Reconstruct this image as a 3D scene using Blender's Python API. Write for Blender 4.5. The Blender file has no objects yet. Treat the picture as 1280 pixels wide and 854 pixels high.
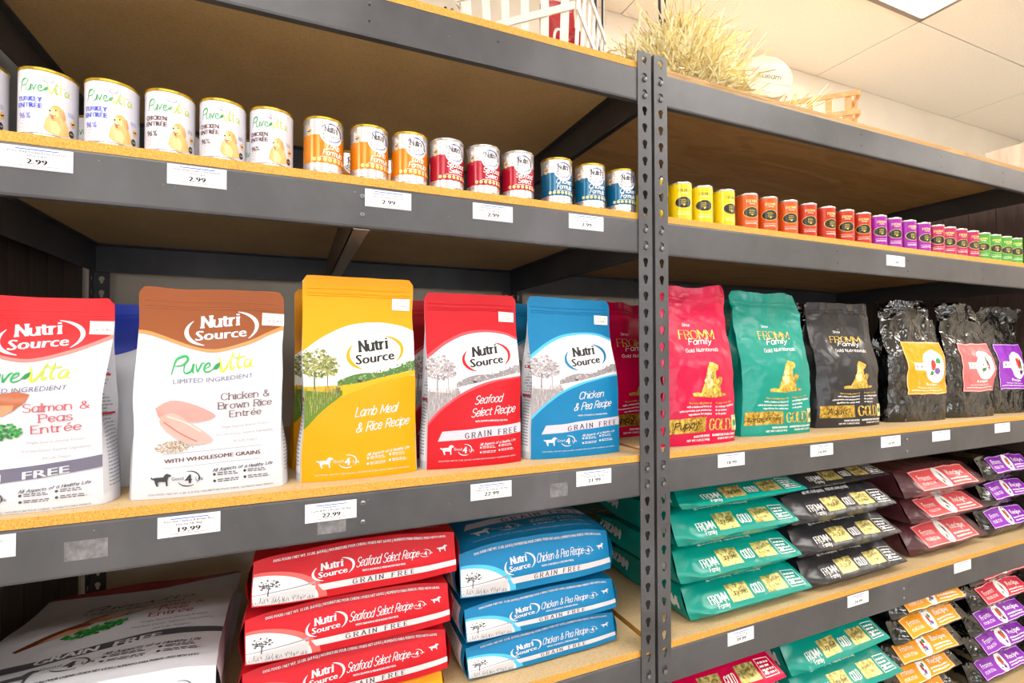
import bpy, math, random
import numpy as np
from mathutils import Vector, Matrix, noise
from mathutils.geometry import tessellate_polygon

# ------------------------------------------------------------------ camera, world, light, exposure
CZ = 1.42                                   # eye height; shelf front plane is y = 0, camera 1 m in front of it
SC = bpy.context.scene
COL = SC.collection
cam = bpy.data.objects.new('camera', bpy.data.cameras.new('camera'))
COL.objects.link(cam)
cam.data.sensor_width = 36.0
cam.data.lens = 629.33 / 1280 * 36.0
cam.data.clip_start = 0.02
_y, _p, _r = math.radians(23.3386), math.radians(1.0496), math.radians(-0.1119)
cam.matrix_world = (Matrix.Translation((0, -1, CZ)) @ Matrix.Rotation(-_y, 4, 'Z') @
                    Matrix.Rotation(math.pi / 2 + _p, 4, 'X') @ Matrix.Rotation(_r, 4, 'Z'))
SC.camera = cam
w = bpy.data.worlds.new('world'); SC.world = w; w.use_nodes = True
w.node_tree.nodes['Background'].inputs[0].default_value = (1.0, 0.97, 0.93, 1)
w.node_tree.nodes['Background'].inputs[1].default_value = 0.3
SC.view_settings.view_transform = 'Standard'
SC.view_settings.look = 'None'
SC.view_settings.exposure = 0.82
SC.view_settings.gamma = 1.0
WINDOW_E = 3.2                              # daylight on the storefront panes
PANEL_E = 9.0                               # emission of the ceiling light panels

R = random.Random(7)
PI = math.pi


# ------------------------------------------------------------------ helpers: objects
def link(o):
    COL.objects.link(o); return o


def tag(o, label=None, cat=None, group=None, kind=None):
    if label: o['label'] = label
    if cat: o['category'] = cat
    if group: o['group'] = group
    if kind: o['kind'] = kind
    return o


def empty(name, loc, label, cat, group=None, rz=0, rx=0):
    o = link(bpy.data.objects.new(name, None))
    o.empty_display_size = 0.05
    o.location = loc; o.rotation_euler = (rx, 0, rz)
    return tag(o, label, cat, group)


def me_from(name, V, F, mats, mi=None, smooth=True, sharp=None):
    me = bpy.data.meshes.new(name)
    me.from_pydata([tuple(v) for v in V], [], F)
    for m in mats: me.materials.append(m)
    if mi is not None: me.polygons.foreach_set('material_index', mi)
    me.polygons.foreach_set('use_smooth', [smooth] * len(F))
    if smooth and sharp: me.set_sharp_from_angle(angle=math.radians(sharp))
    me.update()
    return me


def ob(name, me, parent=None, loc=None, rot=None):
    o = link(bpy.data.objects.new(name, me))
    if parent: o.parent = parent
    if loc is not None: o.location = loc
    if rot is not None: o.rotation_euler = rot
    return o


def copy_thing(o, loc, label, rz=None, group=None, rot=None):
    c = link(o.copy()); c.location = loc
    if rz is not None: c.rotation_euler.z = rz
    if rot is not None: c.rotation_euler = rot
    c['label'] = label
    if group: c['group'] = group
    for ch in o.children:
        d = link(ch.copy()); d.parent = c
        for g in ch.children:
            e = link(g.copy()); e.parent = d
    return c


class MB:
    """collects boxes, prisms and lathes into one mesh"""
    def __init__(s): s.V = []; s.F = []; s.M = []

    def quad(s, pts, m=0):
        n = len(s.V); s.V += [tuple(p) for p in pts]; s.F.append(tuple(range(n, n + len(pts)))); s.M.append(m)

    def box(s, x0, y0, z0, x1, y1, z1, m=0, b=0.0):
        if b <= 0:
            n = len(s.V)
            s.V += [(x0, y0, z0), (x1, y0, z0), (x1, y1, z0), (x0, y1, z0), (x0, y0, z1), (x1, y0, z1), (x1, y1, z1), (x0, y1, z1)]
            for f in ((0, 3, 2, 1), (4, 5, 6, 7), (0, 1, 5, 4), (1, 2, 6, 5), (2, 3, 7, 6), (3, 0, 4, 7)):
                s.F.append(tuple(n + i for i in f)); s.M.append(m)
            return
        # bevelled along x: profile in (y,z)
        pr = [(y0 + b, z0), (y1 - b, z0), (y1, z0 + b), (y1, z1 - b), (y1 - b, z1), (y0 + b, z1), (y0, z1 - b), (y0, z0 + b)]
        s.prism_x(pr, x0, x1, m)

    def prism_x(s, pr, x0, x1, m=0):
        n = len(s.V); k = len(pr)
        s.V += [(x0, y, z) for y, z in pr] + [(x1, y, z) for y, z in pr]
        for i in range(k):
            j = (i + 1) % k
            s.F.append((n + i, n + j, n + k + j, n + k + i)); s.M.append(m)
        s.F.append(tuple(n + i for i in range(k))[::-1]); s.M.append(m)
        s.F.append(tuple(n + k + i for i in range(k))); s.M.append(m)

    def bar(s, a, b, wd, th, up=(0, 0, 1), m=0, bulge=0.0, n=1):
        """flat bar a->b: width wd along 'side', thickness th along 'up'; optional bow"""
        a, b, up = Vector(a), Vector(b), Vector(up)
        d = (b - a).normalized(); sd = d.cross(up).normalized(); nn = sd.cross(d).normalized()
        base = len(s.V)
        for i in range(n + 1):
            t = i / n; c = a.lerp(b, t) + nn * (bulge * math.sin(PI * t))
            for p, q in ((-1, -1), (1, -1), (1, 1), (-1, 1)):
                s.V.append(tuple(c + sd * (p * wd / 2) + nn * (q * th / 2)))
        for i in range(n):
            o = base + 4 * i
            for k in range(4):
                j = (k + 1) % 4
                s.F.append((o + k, o + j, o + 4 + j, o + 4 + k)); s.M.append(m)
        s.F.append((base + 3, base + 2, base + 1, base)); s.M.append(m)
        e = base + 4 * n; s.F.append((e, e + 1, e + 2, e + 3)); s.M.append(m)

    def lathe(s, prof, seg=32, c=(0, 0, 0), m=0, mats=None):
        n = len(s.V); k = len(prof)
        for i in range(seg):
            a = 2 * PI * i / seg
            for r, z in prof: s.V.append((c[0] + r * math.cos(a), c[1] + r * math.sin(a), c[2] + z))
        for i in range(seg):
            j = (i + 1) % seg
            for q in range(k - 1):
                s.F.append((n + i * k + q, n + j * k + q, n + j * k + q + 1, n + i * k + q + 1)); s.M.append(mats[q] if mats else m)

    def tube(s, pts, r, seg=8, m=0):
        n0 = len(s.V); pts = [Vector(p) for p in pts]
        for i, p in enumerate(pts):
            d = (pts[min(i + 1, len(pts) - 1)] - pts[max(i - 1, 0)]).normalized()
            a = d.cross(Vector((0, 0, 1)));
            if a.length < .05: a = d.cross(Vector((1, 0, 0)))
            a.normalize(); b = d.cross(a)
            rr = r[i] if isinstance(r, (list, tuple)) else r
            for k in range(seg):
                t = 2 * PI * k / seg; s.V.append(tuple(p + a * rr * math.cos(t) + b * rr * math.sin(t)))
        for i in range(len(pts) - 1):
            for k in range(seg):
                j = (k + 1) % seg
                s.F.append((n0 + i * seg + k, n0 + i * seg + j, n0 + (i + 1) * seg + j, n0 + (i + 1) * seg + k)); s.M.append(m)
        s.F.append(tuple(n0 + k for k in range(seg))[::-1]); s.M.append(m)
        e = n0 + (len(pts) - 1) * seg; s.F.append(tuple(e + k for k in range(seg))); s.M.append(m)

    def mesh(s, name, mats, smooth=False, sharp=35):
        if not isinstance(mats, (list, tuple)): mats = [mats]
        return me_from(name, s.V, s.F, mats, s.M, smooth, sharp)

    def build(s, name, mats, parent=None, smooth=False, sharp=35, loc=None, rot=None):
        return ob(name, s.mesh(name, mats, smooth, sharp), parent, loc, rot)


# ------------------------------------------------------------------ helpers: materials
def srgb(c):
    if isinstance(c, str):
        c = c.lstrip('#'); c = tuple(int(c[i:i + 2], 16) / 255 for i in (0, 2, 4))
    return tuple((x / 12.92 if x <= .04045 else ((x + .055) / 1.055) ** 2.4) for x in c) + (1,)


def nmat(name):
    m = bpy.data.materials.new(name); m.use_nodes = True
    nt = m.node_tree; b = nt.nodes['Principled BSDF']
    return m, nt, b


def noise_node(nt, scale, detail=3, rough=.5, dist=0.0, coord=None, vec=None):
    n = nt.nodes.new('ShaderNodeTexNoise')
    n.inputs['Scale'].default_value = scale; n.inputs['Detail'].default_value = detail
    n.inputs['Roughness'].default_value = rough; n.inputs['Distortion'].default_value = dist
    if vec is None:
        tc = nt.nodes.new('ShaderNodeTexCoord'); vec = tc.outputs['Object']
    nt.links.new(vec, n.inputs['Vector'])
    return n


def ramp(nt, fac, stops):
    r = nt.nodes.new('ShaderNodeValToRGB')
    els = r.color_ramp.elements
    while len(els) < len(stops): els.new(.5)
    for e, (p, c) in zip(els, stops): e.position = p; e.color = c
    nt.links.new(fac, r.inputs['Fac'])
    return r


def bump(nt, b, h, strength, dist=.001, prev=None):
    u = nt.nodes.new('ShaderNodeBump'); u.inputs['Strength'].default_value = strength
    u.inputs['Distance'].default_value = dist
    nt.links.new(h, u.inputs['Height'])
    if prev is not None: nt.links.new(prev, u.inputs['Normal'])
    nt.links.new(u.outputs[0], b.inputs['Normal'])
    return u.outputs[0]


_film = {}


def film(c, kind='matte', metal=0.0):
    """printed bag film: matte / satin / gloss finish, fine procedural crinkle"""
    key = (c, kind, metal)
    if key in _film: return _film[key]
    m, nt, b = nmat('film_' + kind + '_' + c.strip('#'))
    b.inputs['Base Color'].default_value = srgb(c)
    ro = {'matte': .40, 'satin': .25, 'gloss': .08, 'label': .45}[kind]
    b.inputs['Roughness'].default_value = ro
    b.inputs['Specular IOR Level'].default_value = {'matte': .22, 'satin': .4, 'gloss': .9, 'label': .3}[kind]
    b.inputs['Metallic'].default_value = metal
    if kind == 'matte':
        n = noise_node(nt, 11, 2, .5, .35); bump(nt, b, n.outputs[0], .5, .010)
    elif kind == 'satin':
        n = noise_node(nt, 13, 2, .5, .5); bump(nt, b, n.outputs[0], .6, .010)
    elif kind == 'gloss':
        v = nt.nodes.new('ShaderNodeTexVoronoi'); v.feature = 'F1'; v.inputs['Scale'].default_value = 6.5
        n = noise_node(nt, 12, 3, .6, 1.0)
        mx = nt.nodes.new('ShaderNodeMixRGB'); mx.inputs[0].default_value = .12
        tc = nt.nodes.new('ShaderNodeTexCoord')
        nt.links.new(tc.outputs['Object'], mx.inputs[1]); nt.links.new(n.outputs['Color'], mx.inputs[2])
        nt.links.new(mx.outputs[0], v.inputs['Vector'])
        bump(nt, b, v.outputs['Distance'], .7, .018)
    _film[key] = m
    return m


def foil(c, rough=.28):
    key = (c, 'foil', rough)
    if key in _film: return _film[key]
    m, nt, b = nmat('foil_' + c.strip('#'))
    n = noise_node(nt, 60, 3, .6, 1.5)
    c2 = srgb(c); r = ramp(nt, n.outputs[0], [(.35, tuple(x * .35 for x in c2[:3]) + (1,)), (.5, c2), (.65, tuple(min(1, x * 1.35 + .08) for x in c2[:3]) + (1,))])
    nt.links.new(r.outputs[0], b.inputs['Base Color'])
    b.inputs['Metallic'].default_value = .55; b.inputs['Roughness'].default_value = rough
    bump(nt, b, n.outputs[0], .4, .003)
    _film[key] = m
    return m


def flatm(name, c, rough=.5, metal=0.0, spec=.5, nscale=None, amt=.15, bmp=0.0):
    m, nt, b = nmat(name)
    c = srgb(c)
    b.inputs['Base Color'].default_value = c
    b.inputs['Roughness'].default_value = rough; b.inputs['Metallic'].default_value = metal
    b.inputs['Specular IOR Level'].default_value = spec
    if nscale:
        n = noise_node(nt, nscale, 4, .6)
        r = ramp(nt, n.outputs[0], [(.3, tuple(x * (1 - amt) for x in c[:3]) + (1,)), (.7, tuple(min(1, x * (1 + amt)) for x in c[:3]) + (1,))])
        nt.links.new(r.outputs[0], b.inputs['Base Color'])
        if bmp: bump(nt, b, n.outputs[0], bmp, .002)
    return m


def steel_paint():
    m, nt, b = nmat('grey_powder_paint')
    n = noise_node(nt, 3.2, 4, .65, .6)
    r = ramp(nt, n.outputs[0], [(.35, srgb('#3b3a3d')), (.6, srgb('#4a494c')), (.8, srgb('#56555a'))])
    # small worn scuffs
    n2 = noise_node(nt, 42, 2, .9, 2.0)
    r2 = ramp(nt, n2.outputs[0], [(.735, (0, 0, 0, 1)), (.76, (1, 1, 1, 1))])
    mx = nt.nodes.new('ShaderNodeMixRGB'); mx.inputs[2].default_value = srgb('#8d8b8c')
    nt.links.new(r2.outputs[0], mx.inputs[0]); nt.links.new(r.outputs[0], mx.inputs[1])
    nt.links.new(mx.outputs[0], b.inputs['Base Color'])
    b.inputs['Roughness'].default_value = .42
    n3 = noise_node(nt, 350, 2, .5); bump(nt, b, n3.outputs[0], .12, .0006)
    return m


def particle_board(face=False, pale=False):
    m, nt, b = nmat('particle_board_' + ('face' if face else 'edge'))
    tc = nt.nodes.new('ShaderNodeTexCoord')
    if face:
        base = ('#a98a58', '#c9a971', '#d6ba85')
        n = noise_node(nt, 260, 3, .7, .2)
        r = ramp(nt, n.outputs[0], [(.25, srgb('#b8976a')), (.45, srgb('#d2b486')), (.7, srgb('#dcc297'))])
        n2 = noise_node(nt, 4, 3, .6)
        r2 = ramp(nt, n2.outputs[0], [(.3, (.82, .8, .78, 1)), (.7, (1, 1, 1, 1))])
        mx = nt.nodes.new('ShaderNodeMixRGB'); mx.blend_type = 'MULTIPLY'; mx.inputs[0].default_value = 1
        nt.links.new(r.outputs[0], mx.inputs[1]); nt.links.new(r2.outputs[0], mx.inputs[2])
        nt.links.new(mx.outputs[0], b.inputs['Base Color'])
    else:
        n = noise_node(nt, 420, 3, .8, .1)
        r = ramp(nt, n.outputs[0], [(.30, srgb('#7d5014')), (.40, srgb('#c08630')), (.55, srgb('#d69f45')), (.75, srgb('#e2b662'))])
        nt.links.new(r.outputs[0], b.inputs['Base Color'])
        bump(nt, b, n.outputs[0], .5, .002)
    b.inputs['Roughness'].default_value = .75
    return m


def plywood():
    m, nt, b = nmat('plywood_sheet')
    tc = nt.nodes.new('ShaderNodeTexCoord'); mp = nt.nodes.new('ShaderNodeMapping')
    mp.inputs['Scale'].default_value = (1.0, 5.5, 5.5)
    nt.links.new(tc.outputs['Object'], mp.inputs['Vector'])
    n = noise_node(nt, 1.6, 5, .55, 1.6, vec=mp.outputs[0])
    r = ramp(nt, n.outputs[0], [(.25, srgb('#8f6a3c')), (.45, srgb('#b58f5a')), (.6, srgb('#a17a47')), (.75, srgb('#c09b66'))])
    nt.links.new(r.outputs[0], b.inputs['Base Color']); b.inputs['Roughness'].default_value = .6
    return m


def wood(name, c0, c1, sc=(1, 1, 12), rough=.55, s=4):
    m, nt, b = nmat(name)
    tc = nt.nodes.new('ShaderNodeTexCoord'); mp = nt.nodes.new('ShaderNodeMapping')
    mp.inputs['Scale'].default_value = sc
    nt.links.new(tc.outputs['Object'], mp.inputs['Vector'])
    n = noise_node(nt, s, 6, .65, .8, vec=mp.outputs[0])
    r = ramp(nt, n.outputs[0], [(.28, srgb(c0)), (.72, srgb(c1))])
    nt.links.new(r.outputs[0], b.inputs['Base Color']); b.inputs['Roughness'].default_value = rough
    bump(nt, b, n.outputs[0], .2, .002)
    return m


STEEL = steel_paint()
BOARD_E = particle_board(False); BOARD_F = particle_board(True); PLY = plywood()
DARKSTEEL = flatm('black_steel_paint', '#1c1c1f', .45)
RIVET = flatm('zinc_rivet', '#6b6a6c', .35, .7)
SCREW = flatm('zinc_screw', '#8b8c90', .3, .9)
CARD = flatm('tag_card', '#f1f0f2', .35)
CARDCLEAR = flatm('tag_sleeve', '#dcdde6', .2)


# ------------------------------------------------------------------ flat artwork: strokes, text, shapes
# single-stroke alphabet in a 10-unit cap box; '~' marks a smoothed line
GL = {
 'A': (8, '0,0 4,10 8,0|1.4,3.5 6.6,3.5'), 'B': (7, '0,0 0,10|~0,10 4,10 6,9 6,6 4,5.2 0,5.2|~0,5.2 5,5.2 7,4 7,1 5,0 0,0'),
 'C': (7.5, '~7.2,7.8 6,9.5 4,10 1,8.8 0,5 1,1.2 4,0 6,.5 7.4,2'), 'D': (7.5, '0,0 0,10|~0,10 4,10 7,8.5 7.6,5 7,1.5 4,0 0,0'),
 'E': (6.2, '6,10 0,10 0,0 6.2,0|0,5.2 4.8,5.2'), 'F': (6, '6,10 0,10 0,0|0,5.2 4.8,5.2'),
 'G': (8, '~7.2,7.8 6,9.5 4,10 1,8.8 0,5 1,1.2 4,0 7,1.2 7.3,4.5|5,4.6 8,4.6'), 'H': (7, '0,0 0,10|7,0 7,10|0,5 7,5'),
 'I': (0.6, '.3,0 .3,10'), 'K': (7, '0,0 0,10|6.5,10 0,4|2.3,6 7,0'), 'L': (6, '0,10 0,0 6,0'), 'M': (9, '0,0 0,10 4.5,2 9,10 9,0'),
 'N': (7, '0,0 0,10 7,0 7,10'), 'O': (8, '~4,10 1,8.8 0,5 1,1.2 4,0 7,1.2 8,5 7,8.8 4,10'), 'P': (6.6, '0,0 0,10|~0,10 4,10 6.5,9 6.5,6 4,5 0,5'),
 'R': (7, '0,0 0,10|~0,10 4,10 6.5,9 6.5,6 4,5 0,5|3.4,5 7,0'), 'S': (6.8, '~6.4,8.4 5,10 2,10 .3,8.4 .8,6.3 3.5,5.2 6.2,4 6.6,1.8 5,0 2,0 0,1.6'),
 'T': (8, '0,10 8,10|4,10 4,0'), 'U': (7, '~0,10 0,3 1,.6 3.5,0 6,.6 7,3 7,10'), 'V': (8, '0,10 4,0 8,10'), 'W': (11, '0,10 3,0 5.5,8 8,0 11,10'),
 'Y': (8, '0,10 4,5 8,10|4,5 4,0'), 'J': (5, '~5,10 5,2 4,0 1.5,0 0,2'), 'Q': (8, '~4,10 1,8.8 0,5 1,1.2 4,0 7,1.2 8,5 7,8.8 4,10|5,3 8,-1'),
 'X': (7, '0,0 7,10|0,10 7,0'), 'Z': (7, '0,10 7,10 0,0 7,0'),
 'a': (6, '~5.6,5 4.6,6.8 2,6.8 0,4.6 0,2 1.6,0 3.8,.2 5.5,2.6|5.7,6.8 5.7,0'), 'b': (6, '0,10 0,0|~0,2.5 2,0 4.6,.4 6,3.4 4.6,6.6 2,6.6 0,4.4'),
 'c': (5.3, '~5.2,5.2 4,6.8 1.6,6.6 0,4.4 .2,1.8 2,0 4,.2 5.3,1.6'), 'd': (6, '~6,4.4 4,6.8 1.4,6.4 0,3.4 1.4,.2 4,.2 6,2.4|6,10 6,0'),
 'e': (5.6, '~.1,3.6 5.4,3.8 4.8,6 3,6.9 .8,5.8 0,3.4 1,.6 3.2,0 5.4,1.6'), 'f': (4, '~4.4,9.2 3.2,10 1.9,9 1.7,6 1.7,0|0,6.6 3.8,6.6'),
 'g': (6, '~5.6,5 4.4,6.8 1.6,6.6 0,4.2 .6,1 2.6,0 4.6,.8 5.6,2.6|~5.8,6.8 5.6,-1 4,-3 1.4,-2.8 .2,-1.6'), 'h': (6, '0,10 0,0|~0,4.4 2,6.8 4.6,6.6 5.6,4.6 5.7,0'),
 'i': (.6, '.3,6.8 .3,0|.3,9.4 .3,9.2'), 'k': (5.6, '0,10 0,0|5,6.8 0,2.6|2,4.2 5.6,0'), 'l': (.6, '.3,10 .3,0'),
 'm': (9.2, '0,6.8 0,0|~0,4.6 1.6,6.8 3.8,6.6 4.6,4.6 4.6,0|~4.6,4.6 6.2,6.8 8.2,6.6 9.1,4.6 9.2,0'), 'n': (5.8, '0,6.8 0,0|~0,4.6 2,6.8 4.6,6.6 5.6,4.6 5.7,0'),
 'o': (6, '~3,6.9 .8,6 0,3.4 .8,.8 3,0 5.2,.8 6,3.4 5.2,6 3,6.9'), 'p': (6, '0,6.8 0,-3|~0,2.5 2,0 4.6,.4 6,3.4 4.6,6.6 2,6.6 0,4.4'),
 'r': (4.2, '0,6.8 0,0|~0,4.2 1.6,6.4 4,6.6'), 's': (5, '~4.8,5.6 3.6,6.9 1.4,6.8 .3,5.4 1.4,4 3.6,3.2 4.8,1.8 3.8,.1 1.4,0 0,1.4'),
 't': (4, '~1.6,9 1.6,2 2.4,0 4.2,.8|0,6.6 3.8,6.6'), 'u': (5.8, '~0,6.8 0,2 1.4,0 4,.2 5.6,2.4|5.7,6.8 5.7,0'), 'v': (5.8, '0,6.8 2.9,0 5.8,6.8'),
 'w': (8.4, '0,6.8 2.2,0 4.2,6 6.2,0 8.4,6.8'), 'y': (5.8, '0,6.8 3,.4|~5.8,6.8 3,.2 1.6,-2.6 0,-3'), 'q': (6, '~6,4.4 4,6.8 1.4,6.4 0,3.4 1.4,.2 4,.2 6,2.4|6,6.8 6,-3'),
 '&': (8, '~8,4.6 5.4,1 3,0 .6,1 .4,3.4 3,5.4 4.8,7.4 4.2,9.6 2.4,9.8 1.6,8 3,5.6 8,0'), '-': (3, '0,4 3,4'), '.': (.8, '.3,.5 .3,0'), ' ': (4, ''),
 '\u00e9': (5.6, '~.1,3.6 5.4,3.8 4.8,6 3,6.9 .8,5.8 0,3.4 1,.6 3.2,0 5.4,1.6|2.4,8.6 4.6,10.4'),
}


def smoothpts(p, n=4):
    out = []
    for i in range(len(p) - 1):
        p0, p1, p2, p3 = p[max(i - 1, 0)], p[i], p[i + 1], p[min(i + 2, len(p) - 1)]
        for k in range(n):
            t = k / n; t2, t3 = t * t, t * t * t
            out.append(tuple(.5 * ((2 * b) + (-a + c) * t + (2 * a - 5 * b + 4 * c - d) * t2 + (-a + 3 * b - 3 * c + d) * t3)
                             for a, b, c, d in zip(p0, p1, p2, p3)))
    out.append(p[-1]); return out


_tc = {}


def font_polys(s):
    """builtin font outlines, as triangles; returns (tris, xmin, xmax) in cap-height units"""
    if s in _tc: return _tc[s]
    cu = bpy.data.curves.new('txt', 'FONT'); cu.body = s; cu.resolution_u = 2
    o = bpy.data.objects.new('txt', cu); me = bpy.data.meshes.new_from_object(o)
    me.calc_loop_triangles()
    v = [(a.co.x, a.co.y) for a in me.vertices]
    tr = [[v[i] for i in t.vertices] for t in me.loop_triangles]
    bpy.data.meshes.remove(me); bpy.data.objects.remove(o); bpy.data.curves.remove(cu)
    H = .729
    tr = [[(x / H, y / H) for x, y in t] for t in tr]
    xs = [x for t in tr for x, y in t] or [0, 1]
    _tc[s] = (tr, min(xs), max(xs)); return _tc[s]


class Art:
    """flat artwork on a W x H card, x right, y DOWN; colours are materials"""
    def __init__(s, W, H): s.W, s.H = W, H; s.items = []

    def add(s, mat, layer, polys): s.items.append((mat, layer, polys)); return s

    def poly(s, mat, layer, pts):
        if len(pts) <= 4 and False: return s.add(mat, layer, [pts])
        t = tessellate_polygon([[Vector((x, y, 0)) for x, y in pts]])
        return s.add(mat, layer, [[pts[i] for i in q] for q in t])

    def rect(s, mat, layer, x0, y0, x1, y1, sl=0.0):
        return s.add(mat, layer, [[(x0, y0), (x1, y0 + sl * (x1 - x0)), (x1, y1 + sl * (x1 - x0)), (x0, y1)]])

    def between(s, mat, layer, top, bot, n=14):
        """area between two polylines of equal x-range"""
        def f(pl, x):
            for (a, b), (c, d) in zip(pl, pl[1:]):
                if x <= c + 1e-9: return b + (d - b) * (x - a) / max(c - a, 1e-9)
            return pl[-1][1]
        top, bot = smoothpts(top, 5), smoothpts(bot, 5)
        x0, x1 = max(top[0][0], bot[0][0]), min(top[-1][0], bot[-1][0])
        P = []
        for i in range(n):
            a, b = x0 + (x1 - x0) * i / n, x0 + (x1 - x0) * (i + 1) / n
            q = [(a, f(top, a)), (b, f(top, b)), (b, max(f(bot, b), f(top, b))), (a, max(f(bot, a), f(top, a)))]
            P.append(q)
        return s.add(mat, layer, P)

    def ell(s, mat, layer, cx, cy, rx, ry, a0=0, a1=360, n=20):
        p = [(cx + rx * math.cos(math.radians(a0 + (a1 - a0) * i / n)), cy - ry * math.sin(math.radians(a0 + (a1 - a0) * i / n))) for i in range(n + 1)]
        return s.add(mat, layer, [[(cx, cy), p[i], p[i + 1]] for i in range(n)])

    def arc(s, mat, layer, cx, cy, rx, ry, a0, a1, w0, w1=None, n=14, tilt=0.0):
        """ribbon along an ellipse arc, thickness fading from the middle to the ends"""
        w1 = w0 if w1 is None else w1; L = []
        for i in range(n + 1):
            t = i / n; a = math.radians(a0 + (a1 - a0) * t); ww = (w1 + (w0 - w1) * math.sin(PI * t)) / 2
            x, y = rx * math.cos(a), ry * math.sin(a); nx, ny = math.cos(a), math.sin(a)
            q = [(x + nx * ww, y + ny * ww), (x - nx * ww, y - ny * ww)]
            ct, st = math.cos(tilt), math.sin(tilt)
            L.append([(cx + px * ct - py * st, cy - (px * st + py * ct)) for px, py in q])
        return s.add(mat, layer, [[L[i][0], L[i + 1][0], L[i + 1][1], L[i][1]] for i in range(n)])

    def line(s, mat, layer, pts, wv, wh=None, smooth=False, taper=False):
        wh = wv if wh is None else wh; P = []
        if smooth: pts = smoothpts(pts, 4)
        if smooth:
            L = []
            for i, p in enumerate(pts):
                a, b = pts[max(i - 1, 0)], pts[min(i + 1, len(pts) - 1)]
                d = math.hypot(b[0] - a[0], b[1] - a[1]) or 1
                nx, ny = -(b[1] - a[1]) / d, (b[0] - a[0]) / d
                k = (.25 + .75 * math.sin(PI * (i + .8) / (len(pts) + .6))) if taper else 1
                L.append(((p[0] + nx * wv / 2 * k, p[1] + ny * wh / 2 * k), (p[0] - nx * wv / 2 * k, p[1] - ny * wh / 2 * k)))
            P = [[L[i][0], L[i + 1][0], L[i + 1][1], L[i][1]] for i in range(len(L) - 1)]
        else:
            for a, b in zip(pts, pts[1:]):
                d = math.hypot(b[0] - a[0], b[1] - a[1]) or 1
                dx, dy = (b[0] - a[0]) / d, (b[1] - a[1]) / d; nx, ny = -dy, dx
                e = min(wv, wh) * .4
                P.append([(a[0] - dx * e + nx * wv / 2, a[1] - dy * e + ny * wh / 2), (b[0] + dx * e + nx * wv / 2, b[1] + dy * e + ny * wh / 2),
                          (b[0] + dx * e - nx * wv / 2, b[1] + dy * e - ny * wh / 2), (a[0] - dx * e - nx * wv / 2, a[1] - dy * e - ny * wh / 2)])
        return s.add(mat, layer, P)

    def strokes(s, mat, layer, txt, cx, cy, h, wd=None, wgt=.16, contrast=.5, serif=False, shear=0.0, slope=0.0, gap=2.2):
        """stroke lettering centred on cx, baseline cy"""
        x = 0; parts = []
        for ch in txt:
            gw, g = GL.get(ch, GL[' '])
            for pl in filter(None, g.split('|')):
                sm = pl[0] == '~'
                p = [tuple(map(float, q.split(','))) for q in pl.lstrip('~').split()]
                if sm: p = smoothpts(p, 3)
                parts.append((sm, [(a + x, b) for a, b in p]))
                if serif and not sm:
                    for (a, b), (c, d) in ((p[0], p[1]), (p[-1], p[-2])):
                        if abs(b - d) > 2.5 and (abs(b) < .1 or abs(b - 10) < .1 or abs(b - 6.8) < .1):
                            parts.append((False, [(a + x - 1.3, b), (a + x + 1.3, b)]))
            x += gw + gap
        x -= gap
        sc = h / 10; sx = sc if wd is None else wd / max(x, .01)
        for sm, p in parts:
            q = [(cx + (a - x / 2) * sx + shear * b * sc, cy - b * sc + slope * (a - x / 2) * sx) for a, b in p]
            wv, wh = wgt * h, wgt * h * contrast
            if len(q) == 2 and abs(q[0][1] - q[1][1]) < 1e-6 + abs(slope) * abs(q[0][0] - q[1][0]): wv = wh
            if sm:
                s.items.append((mat, layer, Art(1, 1).line(mat, layer, q, wv, wh, False).items[0][2] if False else _strip(q, wv, wh)))
            else:
                s.line(mat, layer, q, wv, wh)
        return s

    def text(s, mat, layer, txt, cx, cy, h, wd=None, shear=0.0, slope=0.0, bold=0.0, align='c'):
        tr, a, b = font_polys(txt)
        sx = h if wd is None else wd / (b - a)
        m = {'c': (a + b) / 2, 'l': a, 'r': b}[align]
        offs = [0] if not bold else [-bold * h / 2, bold * h / 2]
        for o in offs:
            s.add(mat, layer, [[(cx + (x - m) * sx + shear * y * h + o, cy - y * h + slope * (x - m) * sx) for x, y in t] for t in tr])
        return s


def _strip(q, wv, wh):
    L = []
    for i, p in enumerate(q):
        a, b = q[max(i - 1, 0)], q[min(i + 1, len(q) - 1)]
        d = math.hypot(b[0] - a[0], b[1] - a[1]) or 1
        nx, ny = -(b[1] - a[1]) / d, (b[0] - a[0]) / d
        L.append(((p[0] + nx * wv / 2, p[1] + ny * wh / 2), (p[0] - nx * wv / 2, p[1] - ny * wh / 2)))
    return [[L[i][0], L[i + 1][0], L[i + 1][1], L[i][1]] for i in range(len(L) - 1)]


# ------------------------------------------------------------------ surfaces the artwork is laid on
class Surf:
    def __init__(s, G, flip=False):
        s.G = np.array(G, float)                      # [row v][col u][3]
        s.nv, s.nu = s.G.shape[0] - 1, s.G.shape[1] - 1
        du = np.gradient(s.G, axis=1); dv = np.gradient(s.G, axis=0)
        n = np.cross(du, dv); n /= (np.linalg.norm(n, axis=2, keepdims=True) + 1e-12)
        s.N = -n if flip else n; s.flip = flip

    def at(s, u, v, off):
        u = min(max(u, 0), 1) * s.nu; v = min(max(v, 0), 1) * s.nv
        i, j = min(int(u), s.nu - 1), min(int(v), s.nv - 1); a, b = u - i, v - j
        w = ((1 - a) * (1 - b), a * (1 - b), (1 - a) * b, a * b)
        G, N = s.G, s.N
        n = w[0] * N[j, i] + w[1] * N[j, i + 1] + w[2] * N[j + 1, i] + w[3] * N[j + 1, i + 1]
        n = n / (np.linalg.norm(n) + 1e-12)
        p = w[0] * G[j, i] + w[1] * G[j, i + 1] + w[2] * G[j + 1, i] + w[3] * G[j + 1, i + 1] + n * off
        return p, n


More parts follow.
